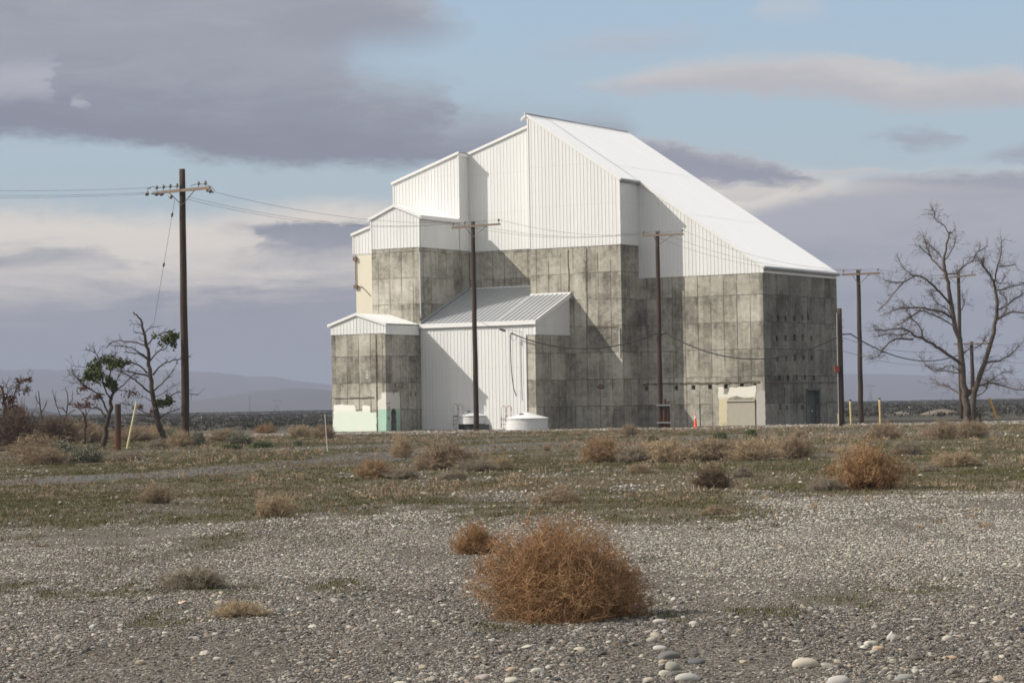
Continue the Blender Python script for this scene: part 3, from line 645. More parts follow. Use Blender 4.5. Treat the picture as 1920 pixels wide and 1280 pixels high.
# roofs: sheets with low ribs running down the slope
def slope_roof(m, u0, u1, v0, v1, zf, pitch=.61, hgt=.03, along='u', lift=0.0):
    # sloping along x when along == 'u' (ribs run along x), along y when 'v'
    a0, a1, b0, b1 = (v0, v1, u0, u1) if along == 'u' else (u0, u1, v0, v1)
    prof = []; s = a0
    while s < a1:
        for ds, d in ((0, 0), (pitch * .80, 0), (pitch * .86, hgt), (pitch * .94, hgt)):
            if s + ds <= a1: prof.append((s + ds, d))
        s += pitch
    prof.append((a1, 0)); V = []
    for s, d in prof:
        for bb in (b0, b1):
            z = zf(bb) + d + lift + .03
            V.append((bb, s, z) if along == 'u' else (s, bb, z))
    b = m._v(V); k = np.arange(len(prof) - 1); q = np.stack([b + 2 * k, b + 2 * k + 2, b + 2 * k + 3, b + 2 * k + 1], 1)
    m.q.append(q)
    sgn = (u0, u1)
    lo = [(a0, b0), (a1, b0), (a1, b1), (a0, b1)]
    m.poly([((bb, aa_, zf(bb) - .04) if along == 'u' else (aa_, bb, zf(bb) - .04)) for aa_, bb in lo])
m = MB()
for k, (ua, ub) in enumerate(((-18.35, -12.2), (-12.25, -6.1), (-6.15, .16))):   # three lapped runs down the long slope
    slope_roof(m, ua, ub, 0.0 if k else -.04, 13.1, zr, lift=.02 - .007 * k, hgt=.012)
slope_roof(m, -18.35, -10.24, -2.94, -.06, zr, lift=.0, hgt=.018)
slope_roof(m, -18.75, -18.3, -2.98, 13.1, lambda u: 23.9 + .667 * (u + 18.3) * .9)
part(m, 'roof', 'roof', fix=True)
m = MB(); slope_roof(m, -25.12, -18.3, -1.02, 13.1, zl); slope_roof(m, -31.35, -24.93, -2.38, 13.1, zl, lift=.02); part(m, 'roof', 'roof')
m = MB(); slope_roof(m, -27.23, -24.80, -8.02, -2.26, ze, hgt=.025); slope_roof(m, -29.68, -27.23, -8.02, -2.26, ze, hgt=.025); part(m, 'roof', 'roof')
m = MB(); slope_roof(m, -35.35, -31.2, -2.36, 13., lambda u: 15.68 + .30 * (u + 35.28)); slope_roof(m, -31.2, -29.4, -2.36, -2.3, lambda u: 15.68 + .30 * (u + 35.28)); part(m, 'roof', 'roof')
m = MB(); slope_roof(m, -27.72, -25.0, -12.54, -7.9, zg, hgt=.025); slope_roof(m, -30.34, -27.72, -12.54, -7.9, zg, hgt=.025); part(m, 'roof', 'roof')
m = MB(); slope_roof(m, -25.05, -18.22, -8.0, -.95, zh, pitch=.41, hgt=.05, along='v'); slope_roof(m, -18.22, -14.75, -8.0, -2.87, zh, pitch=.41, hgt=.055, along='v'); part(m, 'roof', 'greyroof')
# edge trim
def rake(m, ua, za, ub, zb, v, h=.13, t=.11):
    extr_v(m, [(ua, za - h), (ub, zb - h), (ub, zb + .075), (ua, za + .075)], v - t, v + .02)
m = MB()
rake(m, -10.34, zr(-10.34), .18, zr(.18), -.05)
rake(m, -18.35, zr(-18.35), -10.22, zr(-10.22), -2.88, t=.07)
rake(m, -18.78, 23.58, -18.35, 23.93, -2.885)
rake(m, -25.0, zl(-25.0), -18.26, zl(-18.26), -.95)
rake(m, -31.36, zl(-31.36), -24.92, zl(-24.92), -2.28)
rake(m, -29.7, ze(-29.7), -27.23, 17.2, -7.92); rake(m, -27.23, 17.2, -24.78, ze(-24.78), -7.92)
rake(m, -35.36, 15.66, -29.45, 15.68 + .3 * 5.83, -2.28)
rake(m, -30.36, zg(-30.36), -27.72, 8.8, -12.44); rake(m, -27.72, 8.8, -24.98, zg(-24.98), -12.44)
extr_u(m, [(-8.02, zh(-8.02) - .28), (-2.87, zh(-2.87) - .28), (-2.87, zh(-2.87) + .09), (-8.02, zh(-8.02) + .09)], -14.76, -14.66)
m.box(-25.02, -14.66, -8.1, -7.96, 7.70, 8.02)
m.box(-24.82, -24.72, -8.0, -2.3, 16.02, 16.30)
extr_v(m, [(-25.03, zh(-2.83) + 2.0 - 2.0), (-25.02, zh(-2.83)), (-25.02, zh(-2.83) + .05), (-25.03, zh(-2.83) + .05)], -2.9, -2.86)
m.box(-18.24, -14.66, -2.95, -2.85, 10.08, 10.22); m.box(-24.9, -18.26, -1.04, -.93, 10.86, 11.0)
m.box(-25.02, -24.92, -2.32, -.9, 21.25, 21.52)
for (u, v, z0, z1) in ((-10.34, -2.83, 13.64, 18.4), (-25.03, -2.23, 16.4, 21.3), (-25.03, -7.87, 13.9, 16.2), (0, 0, 11.17, 11.5), (-25.12, -12.39, 7.25, 7.9), (-14.83, -7.87, 6.93, 7.7)):
    m.box(u - .04, u + .075, v - .075, v + .04, z0, z1)
for u, v, z0, z1 in ((-18.24, -2.83, 13.66, 23.6), (-31.2, -2.23, 17.4, 19.4), (-29.45, -7.87, 13.9, 16.1), (-35.2, -2.23, 14.1, 15.5), (-15.66, -7.87, -.2, 7.0)):
    m.box(u - .05, u + .06, v - .072, v + .03, z0, z1)
part(m, 'roof_trim', 'trim')
m = MB()                                       # grey gutters on the shaded eaves
m.tube([(.17, -.17, 11.53), (.17, 13.1, 11.53)], .15, 8); part(m, 'gutter', 'gutter', smooth=True); m = MB(); m.tube([(-10.17, -2.98, 18.43), (-10.17, .0, 18.43)], .15, 8)
part(m, 'gutter', 'gutter', smooth=True); m = MB(); m.tube([(-18.4, -2.98, 24.0), (-18.4, 13.1, 24.0)], .10, 8); part(m, 'ridge_cap', 'gutter', smooth=True)
m = MB(); m.tube([(-24.88, -8.03, 16.1), (-24.88, -8.0, 13.95), (-25.0, -8.02, 13.7), (-24.9, -7.98, 13.4), (-24.9, -7.98, 8.9), (-24.84, -8.03, 8.5)], .055, 8); part(m, 'downspout', 'pipe', smooth=True)
m = MB(); m.box(-24.99, -24.93, -7.86, -.95, 0, .01); 
def zs(v): return zh(v) + .08
m = MB(); extr_u(m, [(-7.95, zs(-7.95)), (-.95, zs(-.95)), (-.95, zs(-.95) + .16), (-7.95, zs(-7.95) + .16)], -25.03, -24.95); part(m, 'roof_flashing', 'gutter')
# broken ledge lines, conduits, stains with a shape of their own
def ledge(face, const, s0, s1, z, seed, hgt=.16, d=.06):
    r = random.Random(seed); top, bot = [], []; s = s0
    while s < s1:
        k = r.random(); top.append((s, z + hgt * (.1 + .6 * k))); bot.append((s + r.uniform(0, .05), z - hgt * (.04 + .5 * r.random() ** 2))); s += r.uniform(.08, .45)
    m = MB()
    if face == 'v': extr_v(m, top + bot[::-1], const - d, const)
    else: extr_u(m, top + bot[::-1], const, const + d)
    part(m, 'chipped_ledge', 'chip')
ledge('v', 0, -10.2, -.05, 3.18, 4); ledge('u', 0, .05, 12.9, 3.12, 9, .12, .05); ledge('v', -12.39, -29.9, -26.2, 2.5, 12, .14, .05); ledge('v', -2.83, -13.2, -10.5, 7.5, 5, .10, .04)
for u, z0, z1 in ((-14.86, 8.2, 13.5), (-13.3, 7.4, 13.5)):
    m = MB(); r = random.Random(int(-u * 10)); m.tube([(u + r.uniform(-.04, .04), -2.87, z) for z in np.linspace(z0, z1, 9)], .022, 6); part(m, 'conduit', 'rustpipe')
m = MB(); m.tube([(-10.5, -2.87, z) for z in (5.2, 6.2, 7.4)], .05, 6)
part(m, 'conduit', 'plaster')
r = random.Random(8)
for u, z0, z1, w in ((-13.3, 12.5, 13.4, .10), (-14.86, 11.4, 13.3, .06), (-10.55, 4.9, 7.3, .09)):
    pts = [(u - w * r.uniform(.4, 1), z) for z in np.linspace(z0, z1, 7)] + [(u + w * r.uniform(.4, 1), z) for z in np.linspace(z1, z0, 7)]
    m = MB(); extr_v(m, pts, -2.836, -2.82); part(m, 'lime_stain', 'plaster')
m = MB(); m.lathe([(0, 0), (.27, 0), (.27, .1), (0, .1)], n=16)
o = part(m, 'rusty_flange', 'rustpipe'); o.location = (-12.2, -2.92, 3.04); o.rotation_euler = (R(90), 0, 0); o.scale = (1.3, .75, 1); o.rotation_euler = (R(-90), 0, 0)
o.location = (-12.2, -2.84, 3.04)
# peeling paint and blocked-up doorway low on the lit front
def jag(pts, amp, seed, step=.18):
    r = random.Random(seed); out = []
    for (a, b), (c, d) in zip(pts, pts[1:] + pts[:1]):
        n = max(1, int(math.hypot(c - a, d - b) / step))
        for k in range(n):
            t = k / n; out.append((a + (c - a) * t + (r.uniform(-amp, amp) if k else 0), b + (d - b) * t + (r.uniform(-amp, amp) if k else 0)))
    return out
m = MB(); extr_v(m, jag([(-3.82, -.2), (-3.14, -.2), (-3.14, 1.8), (-2.8, 2.1), (-2.3, 2.2), (-1.7, 2.02), (-1.2, 2.02), (-.82, 2.06), (-.72, 2.9), (-1.7, 2.86), (-2.9, 2.80), (-3.1, 2.3), (-3.42, 2.35), (-3.38, 2.83), (-3.83, 2.86)], .045, 6), -.012, .0)
part(m, 'paint_patch', 'peel')
m = MB(); m.box(-3.13, -.86, -.006, .01, -.3, 1.92); part(m, 'blocked_doorway', 'infill')
for q in ((-3.13, -.86, -.03, .01, 1.70, 1.76), (-.84, -.78, -.03, .01, -.2, 1.9), (-5.42, -5.37, -.02, .01, -.2, 1.6)):
    m = MB(); m.box(*q); part(m, 'wall_seam', 'darkhole')
m = MB(); extr_v(m, jag([(-.77, -.3), (-.02, -.3), (-.02, 2.5), (-.4, 2.6), (-.7, 2.3)], .03, 9), -.008, .0); part(m, 'bare_patch', 'plaster')
# door in the shaded side
m = MB(); m.box(-.33, -.28, 7.03, 9.41, -.1, 2.57); d = part(m, 'door', 'steel')
m = MB()
for a, b, c, e in ((7.0, 7.1, -.1, 2.68), (9.36, 9.46, -.1, 2.68), (7.0, 9.46, 2.54, 2.68)): m.box(-.02, .05, a, b, c, e)
part(m, 'frame', 'steelframe', d)
m = MB(); m.box(-.29, -.255, 8.3, 8.36, .02, 1.1); m.box(-.29, -.25, 7.5, 8.25, .08, 1.35); part(m, 'panel', 'steelframe', d)
m = MB(); m.lathe([(0, 0), (.06, 0), (.06, .05), (0, .05)], n=10); o = part(m, 'handle', 'whitepaint', d); o.location = (-.25, 8.55, .95); o.rotation_euler = (0, R(90), 0)
# painted dado of the annex
V0 = -12.39
m = MB(); extr_v(m, jag([(-30.09, -.3), (-26.05, -.3), (-26.05, 1.42), (-26.6, 1.42), (-26.62, 1.9), (-27.3, 1.95), (-27.32, 1.52), (-27.9, 1.5), (-28.05, 1.98), (-29.95, 2.02)], .035, 21), V0 - .012, V0); part(m, 'paint_patch', 'mint')
m = MB(); extr_v(m, jag([(-25.92, -.3), (-25.15, -.3), (-25.15, 2.88), (-25.55, 2.86), (-25.6, 2.4), (-25.9, 2.3)], .03, 23), V0 - .013, V0); part(m, 'paint_patch', 'mintstrong')
m = MB(); ex = [(-12.39, -.3), (-11.78, -.3), (-11.78, 1.4), (-11.62, 1.66), (-11.28, 1.68), (-11.1, 1.4), (-11.08, -.3), (-10.6, -.3), (-10.58, 2.2), (-10.66, 2.9), (-11.3, 2.88), (-11.4, 2.6), (-11.52, 2.88), (-12.39, 2.9)]
extr_u(m, jag(ex, .03, 25), -25.15, -25.137); part(m, 'paint_patch', 'mintstrong')
for a, b, c, e in ((-12.3, -11.9, 2.0, 2.14), (-12.25, -11.86, 1.55, 1.85), (-12.2, -12.0, .85, 1.1)): m = MB(); m.box(-25.14, -25.130, a, b, c, e); part(m, 'bare_patch', 'concrete')
m = MB(); m.tube([(-25.98, V0 - .04, z) for z in np.linspace(-.2, 7.2, 14)], [.03, .035, .02, .03, .02, .035, .03, .02, .03, .02, .03, .02, .03, .02], 6); part(m, 'conduit', 'rustpipe')
m = MB()                                       # painted figure 8
for cz, rr_ in ((4.42, .13), (4.10, .16)):
    ring = [(rr_ * .72 * math.cos(t), rr_ * math.sin(t)) for t in np.linspace(0, 2 * math.pi, 20, endpoint=False)]
    for (a, b), (c, e) in zip(ring, ring[1:] + ring[:1]):
        extr_v(m, [(-26.85 + a, cz + b), (-26.85 + c, cz + e), (-26.85 + c * .62, cz + e * .62), (-26.85 + a * .62, cz + b * .62)], V0 - .008, V0)
part(m, 'painted_number', 'whitepaint')
m = MB(); m.tube([(-34.98, -2.3, z) for z in (14.0, 13.6, 12.4, 11.6, 11.4)], .04, 6); m.tube([(-35., -2.3, 11.5), (-34.4, -2.3, 11.45), (-34.0, -2.29, 11.1), (-33.6, -2.29, 10.7)], .028, 6)
m.box(-35.15, -34.85, -2.42, -2.25, 13.55, 13.85); m.box(-35.12, -34.8, -2.42, -2.25, 11.3, 11.6); part(m, 'conduit', 'rustpipe')

# ------------------------------------------------------------------ poles, wires
def insulator(parent, p, s=1.0, side=None):
    m = MB(); m.lathe([(.012, -.12), (.012, .0), (.05, .0), (.075, .04), (.05, .07), (.065, .10), (.03, .15), (0, .15)], n=8)
    o = m.build('insulator', M['porcelain'], parent, True); o.location = p; o.scale = (s, s, s)
    return o
def utility_pole(px, py, topy, r0, r1, label, arm=None, Y=None, mt='wood', braces=True, ins=(), cap=0.0):
    if Y is None: x, y = gp(px, py)
    else:
        p = at(px, py, Y); x, y = p[0], Y
    z0 = float(gz(x, y)); H = at(px, topy, y)[2] - z0
    o = empty('utility_pole', (x, y, z0)); tag(o, label, 'utility pole', 'wooden utility poles')
    m = MB(); r = random.Random(px); kz = np.linspace(-.5, H, 12)
    m.tube([(r.uniform(-.02, .02), r.uniform(-.02, .02), z) for z in kz], [r0 + (r1 - r0) * max(0, z) / H for z in kz], 14); m.build('pole_shaft', M[mt], o, True).data.polygons.foreach_set('use_smooth', [True] * (12 * 14 - 14) + [False, False])
    att = []
    if arm:
        (ax0, ay0), (ax1, ay1), dY = arm     # arm ends as photo points, dY = how much nearer the right end is
        a = at(ax0, ay0, y + dY / 2 - r1 * 1.6) - o.location; b = at(ax1, ay1, y - dY / 2 - r1 * 1.6) - o.location
        d = (b - a); L = d.length; mid = (a + b) / 2
        m = MB(); m.box(-L / 2, L / 2, -.055, .055, -.07, .07); ao = m.build('crossarm', M['arm'], o); ao.location = mid
        X = d.normalized(); Zv = Vector((0, 0, 1)); Yv = Zv.cross(X).normalized(); Zv = X.cross(Yv)
        ao.rotation_euler = Matrix((X, Yv, Zv)).transposed().to_euler()
        for f in ins:
            p = a + d * f; q = p + Zv * .19; insulator(o, q, 1.25); att.append(o.location + q + Vector((0, 0, .12)))
        if braces:
            c = Vector((0, -r1 * 1.1, mid.z - .75))
            for f in (.28, .72):
                m = MB(); m.tube([a + d * f + Vector((0, .03, -.07)), c], .022, 5); m.build('brace', M['metal'], o)
    return o, att
pA, aA = utility_pole(348, 835, 317, .215, .15, 'tall dark wooden pole left of the building with a crowded crossarm', ((288, 362), (394, 352), 1.3), ins=(.06, .18, .30, .42, .80, .92))
pB, aB = utility_pole(893, 809, 415, .19, .135, 'wooden pole standing in front of the low white metal wall and tanks', ((847, 427), (938, 420), 1.0), ins=(.03, .27, .97))
pC, aC = utility_pole(1239, 801, 433, .20, .14, 'wooden pole with a banded stub splinted to its foot', ((1204, 442), (1282, 439), .8), ins=(.03, .40, .97))
pD, aD = utility_pole(1615, 797, 506, .20, .14, 'pole with a bare crossarm just right of the building corner', ((1578, 515), (1651, 512), .4), ins=(.05, .48, .93), Y=176.)
pE, aE = utility_pole(1803, 790, 508, .19, .14, 'wooden pole rising behind the bare tree trunks with a pale crossarm', ((1762, 522), (1830, 515), .4), ins=(.1, .55, .9), Y=205.)
pF, aF = utility_pole(1825, 790, 640, .22, .16, 'short pole with a low crossarm half hidden behind the bare tree', ((1788, 645), (1858, 644), .4), ins=(.2, .8), Y=225.)
# second arm, dead-end strings and jumper loops of the crowded pole
def extra_arm():
    o = pA; y = o.location.y
    a = at(288, 362, y + .65 + .2) - o.location; b = at(380, 353, y - .45 + .2) - o.location; d = b - a; L = d.length
    m = MB(); m.box(-L / 2, L / 2, -.055, .055, -.07, .07); ao = m.build('crossarm', M['arm'], o); ao.location = (a + b) / 2
    X = d.normalized(); Zv = Vector((0, 0, 1)); Yv = Zv.cross(X).normalized(); Zv = X.cross(Yv); ao.rotation_euler = Matrix((X, Yv, Zv)).transposed().to_euler()
    for px, py, ex, ey in ((386, 355, 401, 361), (322, 366, 318, 372), (308, 364, 282, 363), (278, 363, 272, 364)):
        p = at(px, py, y - .3) - o.location; q = at(ex, ey, y - .5) - o.location; mm = MB(); pts = [p + (q - p) * t for t in np.linspace(0, 1, 9)]
        mm.tube(pts, [.02, .09, .11, .04, .11, .11, .04, .05, .015], 8); mm.build('strain_insulator', M['porcelain'], o, True)
    for pts in (((276, 354), (285, 350), (295, 352), (310, 351), (320, 349), (333, 351)), ((357, 349), (364, 346), (375, 345), (386, 346), (396, 350), (403, 358)), ((275, 364), (277, 356), (283, 352))):
        mm = MB(); mm.tube([at(x, y_, y - .3) - o.location for x, y_ in pts], .014, 5); mm.build('jumper_wire', M['wire'], o)
extra_arm()
# banded stub at the foot of the third pole
for dx_, mt in ((.27, 'rustwood'), (.5, 'rustwood')):
    m = MB(); hh_ = 2.05 if dx_ < .4 else 1.85
    m.tube([(dx_, -.1, -.4), (dx_ + .01, -.1, hh_ * .5), (dx_, -.1, hh_)], [.17, .16, .15], 10); m.build('stub_splint', M[mt], pC, True)
for z in (1.55, .30):
    m = MB(); m.box(-.24, .70, -.33, .20, z, z + .10); m.build('steel_band', M['band'], pC)
# bare poles and posts
def post(name, px, py, tpx, tpy, r0, r1, mt, label, cat, group=None, Y=None, n=10, cap=None, lean_y=0.0):
    x, y = gp(px, py) if Y is None else (at(px, py, Y)[0], Y)
    z0 = float(gz(x, y)); T = at(tpx, tpy, y); d = T - Vector((x, y, z0)); d.y += lean_y
    m = MB(); ts = np.linspace(-.06, 1, 7); m.tube([d * t for t in ts], [r0 + (r1 - r0) * max(t, 0) for t in ts], n)
    if cap:
        o = empty(name, (x, y, z0)); m.build('shaft', M[mt], o, n > 6)
        mm = MB(); mm.tube([d * .97, d * 1.025], r1 * 1.25, n); mm.build('cap', M[cap], o, False)
    else:
        o = m.build(name, M[mt]); o.location = (x, y, z0)
    return tag(o, label, cat, group)
bp = empty('utility_pole', (*gp(1578, 799), 0)); tag(bp, 'short bare pole without crossarm hard against the building corner carrying a red box', 'utility pole', 'wooden utility poles')
Hb = at(1577, 578, bp.location.y)[2]
m = MB(); m.tube([(0, 0, z) for z in np.linspace(-.4, Hb, 8)], np.linspace(.215, .165, 8), 14); m.build('pole_shaft', M['wood'], bp, True)
m = MB(); zb = at(1573, 697, bp.location.y)[2]; m.box(-.42, -.1, -.3, -.05, zb - .01, zb + .36); m.box(-.44, -.08, -.32, -.03, zb + .36, zb + .40); m.build('junction_box', M['redbox'], bp)
m = MB(); m.tube([(-.2, -.17, z) for z in np.linspace(.1, Hb - .3, 5)], .03, 6); m.build('conduit', M['band'], bp)
for z in np.linspace(Hb - 2.2, Hb - .8, 4):
    m = MB(); m.tube([(.1, 0, z), (.27, 0, z + .03)], .025, 5); m.build('step_bolt', M['metal'], bp)
post('wooden_stub', 221, 844, 221, 757, .15, .14, 'rustwood', 'thick reddish cut-off pole stub beside the leaning pale post', 'post')
post('marker_post', 238, 841, 256, 753, .05, .045, 'palepost', 'pale yellow post leaning right next to the reddish stub', 'post')
post('marker_rod', 614, 846, 609, 776, .017, .014, 'whiterod', 'thin white rod standing alone in front of the building left end', 'rod')
post('bollard', 1596, 799, 1594, 750, .065, .065, 'yellow', 'yellow pipe post between the two bare poles right of the building', 'post', 'yellow pipe posts', cap='wood')
post('bollard', 1651, 799, 1649, 747, .065, .065, 'yellow', 'yellow pipe post standing clear to the right of the crossarm pole', 'post', 'yellow pipe posts', cap='wood')
post('bollard', 1573, 798, 1572, 775, .06, .06, 'yellow', 'low yellow post partly behind the foot of the bare pole with red box', 'post', 'yellow pipe posts')
post('guy_guard', 1869, 786, 1855, 746, .09, .08, 'orange', 'slanting orange yellow pipe right of the bare tree', 'post')
for px, py, ty, lab in ((1705, 793, 763, 'steel fence post with white tip nearest the yellow post right of the building'), (1743, 792, 764, 'dark steel fence post just left of the bare tree'), (1855, 791, 757, 'dark steel fence post directly left of the slanting orange pipe'), (1890, 792, 765, 'steel fence post with white tip near the right edge of the picture'),
                       (378, 818, 782, 'steel fence post with white tip just right of the tall left pole'), (398, 812, 774, 'dark steel fence post second to the right of the tall left pole'), (1657, 788, 752, 'dark steel fence post just behind the right yellow pipe post'), (604, 808, 782, 'dark steel fence post behind the thin white rod')):
    white = 'white tip' in lab
    post('fence_post', px, py, px - .5, ty, .035, .03, 'metal', lab, 'fence post', 'steel fence posts', n=5, cap='whiterod' if white else None)
# cone
x, y = gp(1304, 801); co = empty('traffic_cone', (x, y, float(gz(x, y)))); tag(co, 'slim orange traffic cone with a pale band standing before the concrete wall', 'traffic cone')
m = MB(); m.lathe([(0, -.02), (.15, -.02), (.15, .02), (.115, .05), (.045, .9), (.02, .95), (.0, .95)], n=14); m.build('cone_body', M['cone'], co, True)
m = MB(); m.box(-.2, .2, -.2, .2, -.04, .025); m.build('base', M['cone'], co)
m = MB(); m.tube([(0, 0, .9), (-.02, 0, 1.15)], .012, 5); m.build('staff', M['redbox'], co)

def catenary(a, b, sag, n=24):
    return [a + (b - a) * t + Vector((0, 0, -4 * sag * t * (1 - t))) for t in np.linspace(0, 1, n)]
def wire(name, spans, r, mt, label, cat='wire', group=None, n=5):
    pts = []
    for k, s in enumerate(spans): pts += s if k == 0 else s[1:]
    m = MB(); o0 = pts[0].copy(); m.tube([p - o0 for p in pts], r, n); o = m.build(name, M[mt], smooth=True); o.location = o0
    return tag(o, label, cat, group)
YA = pA.location.y
l_out = [at(-420, 336, 128.), at(-420, 345, 129.), at(-420, 351, 130.)]
l_in = [at(284, 352, YA), at(280, 361, YA), at(272, 364, YA)]
r_out = [at(402, 360, YA - .5), at(352, 369, YA + .2), at(340, 371, YA + .5)]
for k, (lab) in enumerate(('thin power line running off left from the tall left pole, uppermost of three', 'thin power line running off left from the tall left pole, middle of three', 'thin power line running off left from the tall left pole, lowest of three')):
    wire('power_line', [catenary(l_out[k], l_in[k], .35)], .0085, 'wirelight', lab, 'wire', 'power lines')
order = [2, 1, 0]
for k, lab in enumerate(('topmost of the three lines strung from the tall left pole past the front poles', 'middle of the three lines strung from the tall left pole past the front poles', 'lowest of the three lines strung from the tall left pole past the front poles')):
    q = order[k]
    wire('power_line', [catenary(r_out[k], aB[q], .75), catenary(aB[q], aC[q], .7), catenary(aC[q], aD[q], .9), catenary(aD[q], aE[q], .4)], .0085, 'wirelight', lab, 'wire', 'power lines')
for k, (ya, yb, lab) in enumerate(((650, 668, 'thin line low behind the bare tree, upper one'), (674, 690, 'thin line low behind the bare tree, lower one'))):
    a = bp.location + Vector((.1, 0, at(1585, ya - 18, bp.location.y)[2])); b = at(1760, ya - 5, 215.)
    wire('power_line', [catenary(a, at(1825, ya - 6, 223), .9), catenary(at(1825, ya - 6, 223), at(2060, ya - 40 + 30 * k, 260), .8)], .014, 'wirelight', lab, 'wire', 'power lines')
# heavy black cable: from the white wall to the third pole, the short pole and away
yC = pC.location.y; yP = bp.location.y
c0 = lw(-16.35, -8.05, 7.15); c0 = at(957, 624, c0.y - .1); cC = at(1233, 624, yC - .3); cC2 = at(1248, 624, yC - .3); cP = at(1578, 627, yP - .25)
wire('black_cable', [catenary(c0, cC, 1.15), [cC, at(1240, 628, yC - .4), cC2], catenary(cC2, cP, 1.75), catenary(cP, at(1595, 626, yP), .0, 4), catenary(at(1595, 626, yP), at(1800, 664, 204.), 1.1)], .042, 'cable', 'thick black cable sagging across the concrete front from pole to pole', 'cable')
h0 = at(957, 624, c0.y)
wire('drop_cable', [[at(962, 623, c0.y), at(957, 628, c0.y), at(957, 650, c0.y), at(958, 680, c0.y), at(960, 705, c0.y), at(963, 728, c0.y), at(968, 742, c0.y)]], .035, 'cable', 'dark cable end hanging down the sunlit white metal wall', 'cable')
wire('cable_loop', [[at(963.5 + 5 * math.cos(t), 632 + 6.5 * math.sin(t), c0.y) for t in np.linspace(-1.6, 4.6, 20)]], .010, 'wire', 'small coil of thin wire hung at the bend of the black cable', 'wire')
wi = empty('splice_case', at(942, 619, c0.y - .1)); tag(wi, 'dark splice case slung on a thin wire before the white eave', 'splice case')
m = MB(); m.tube([at(936, 616, c0.y - .1) - wi.location, at(938, 617, c0.y - .1) - wi.location, at(946, 620, c0.y - .1) - wi.location, at(948, 621.5, c0.y - .1) - wi.location], [.03, .085, .085, .03], 8); m.build('case', M['metal'], wi, True)
m = MB(); m.tube([at(903, 604, pB.location.y) - wi.location, at(920, 613, pB.location.y) - wi.location, at(936, 616, c0.y - .1) - wi.location, at(965, 620, c0.y) - wi.location, at(1003, 626, c0.y) - wi.location], .012, 5); m.build('messenger_wire', M['wire'], wi)
# guy wire with two dark insulators, held by the tall pole
ga = at(328, 372, YA - .5); gb = Vector((*gp(278, 852), 0.0)); gb = at(283, 640, YA + 4.0)
gw = empty('guy_wire', gb); tag(gw, 'slanting guy wire with two dark strain insulators left of the tall pole', 'guy wire')
m = MB(); ge = gb + (gb - ga) * .80; m.tube([ge - gb, (ga - gb)], .009, 4); m.build('strand', M['wirelight'], gw)
for px, py in ((322, 402), (305, 494)):
    t = (py - 372) / (640 - 372.); p = ga + (gb - ga) * t - gb; mm = MB(); dd = (gb - ga).normalized(); mm.tube([p - dd * .14, p - dd * .06, p + dd * .06, p + dd * .14], [.02, .055, .055, .02], 6); mm.build('strain_insulator', M['metal'], gw, True)

# ------------------------------------------------------------------ tanks
def tank(px, py, r, rim, lid, label, plinth=0.0):
    x, y = gp(px, py); z0 = float(gz(x, y)); o = empty('water_tank', (x, y, z0)); tag(o, label, 'tank', 'white corrugated tanks')
    prof = []; z = plinth - .05
    while z < rim: prof += [(r, z), (r + .028, z + .02), (r + .028, z + .05), (r, z + .07)]; z += .10
    prof += [(r, rim)]
    m = MB(); m.lathe(prof, n=48); m.build('tank_shell', M['corrug'], o, False)
    m = MB(); m.lathe([(r + .07, rim - .03), (r + .08, rim + .02), (.25, rim + lid), (.12, rim + lid + .03), (0, rim + lid + .03)], n=24); m.build('lid', M['corrug'], o, False)
    m = MB(); m.lathe([(0, 0), (.16, 0), (.18, .10), (.0, .12)], n=12); h = m.build('hatch', M['metal'], o); h.location = (-r * .25, -r * .3, rim + lid * .62)
    if plinth:
        m = MB(); m.lathe([(r - .08, -.3), (r - .08, plinth)], n=32); m.build('base_ring', M['darkhole'], o, True)
        m = MB(); m.box(r * .2, r * .95, -r * .98, -r * .5, -.2, plinth * .8); m.tube([(r * .1, -r, .12), (r * .8, -r * .9, .3)], .05, 6); m.build('footing_block', M['steel'], o)
    for k in range(2):
        xx = -r - .14 + .40 * k; m = MB()
        pts = [(xx - .16, -.35, rim * .25 if k == 0 else rim + .05), (xx - .16, -.35, rim + .75)] + [(xx - .16 * math.cos(t), -.35, rim + .75 + .16 * math.sin(t)) for t in np.linspace(.3, math.pi - .3, 6)] + [(xx + .16, -.35, rim + .75), (xx + .16, -.35, rim + .02)]
        m.tube(pts, .030, 6); m.build('ladder_rail', M['rail'], o, True)
    for z in np.arange(.15, rim, .28):
        m = MB(); m.tube([(-r - .30, -.35, z), (-r + .02, -.30, z)], .018, 5); m.build('ladder_step', M['metal'], o)
    m = MB(); m.box(-r - .3, -r + .25, -.5, -.2, rim - .01, rim + .03); m.build('ladder_platform', M['metal'], o)
tank(888.5, 805, 1.22, 1.02, .42, 'white corrugated tank half hidden behind the front pole, raised on a dark footing', .46)
tank(988, 806, 1.5, .82, .40, 'squat white corrugated tank sitting on the ground right of the front pole')

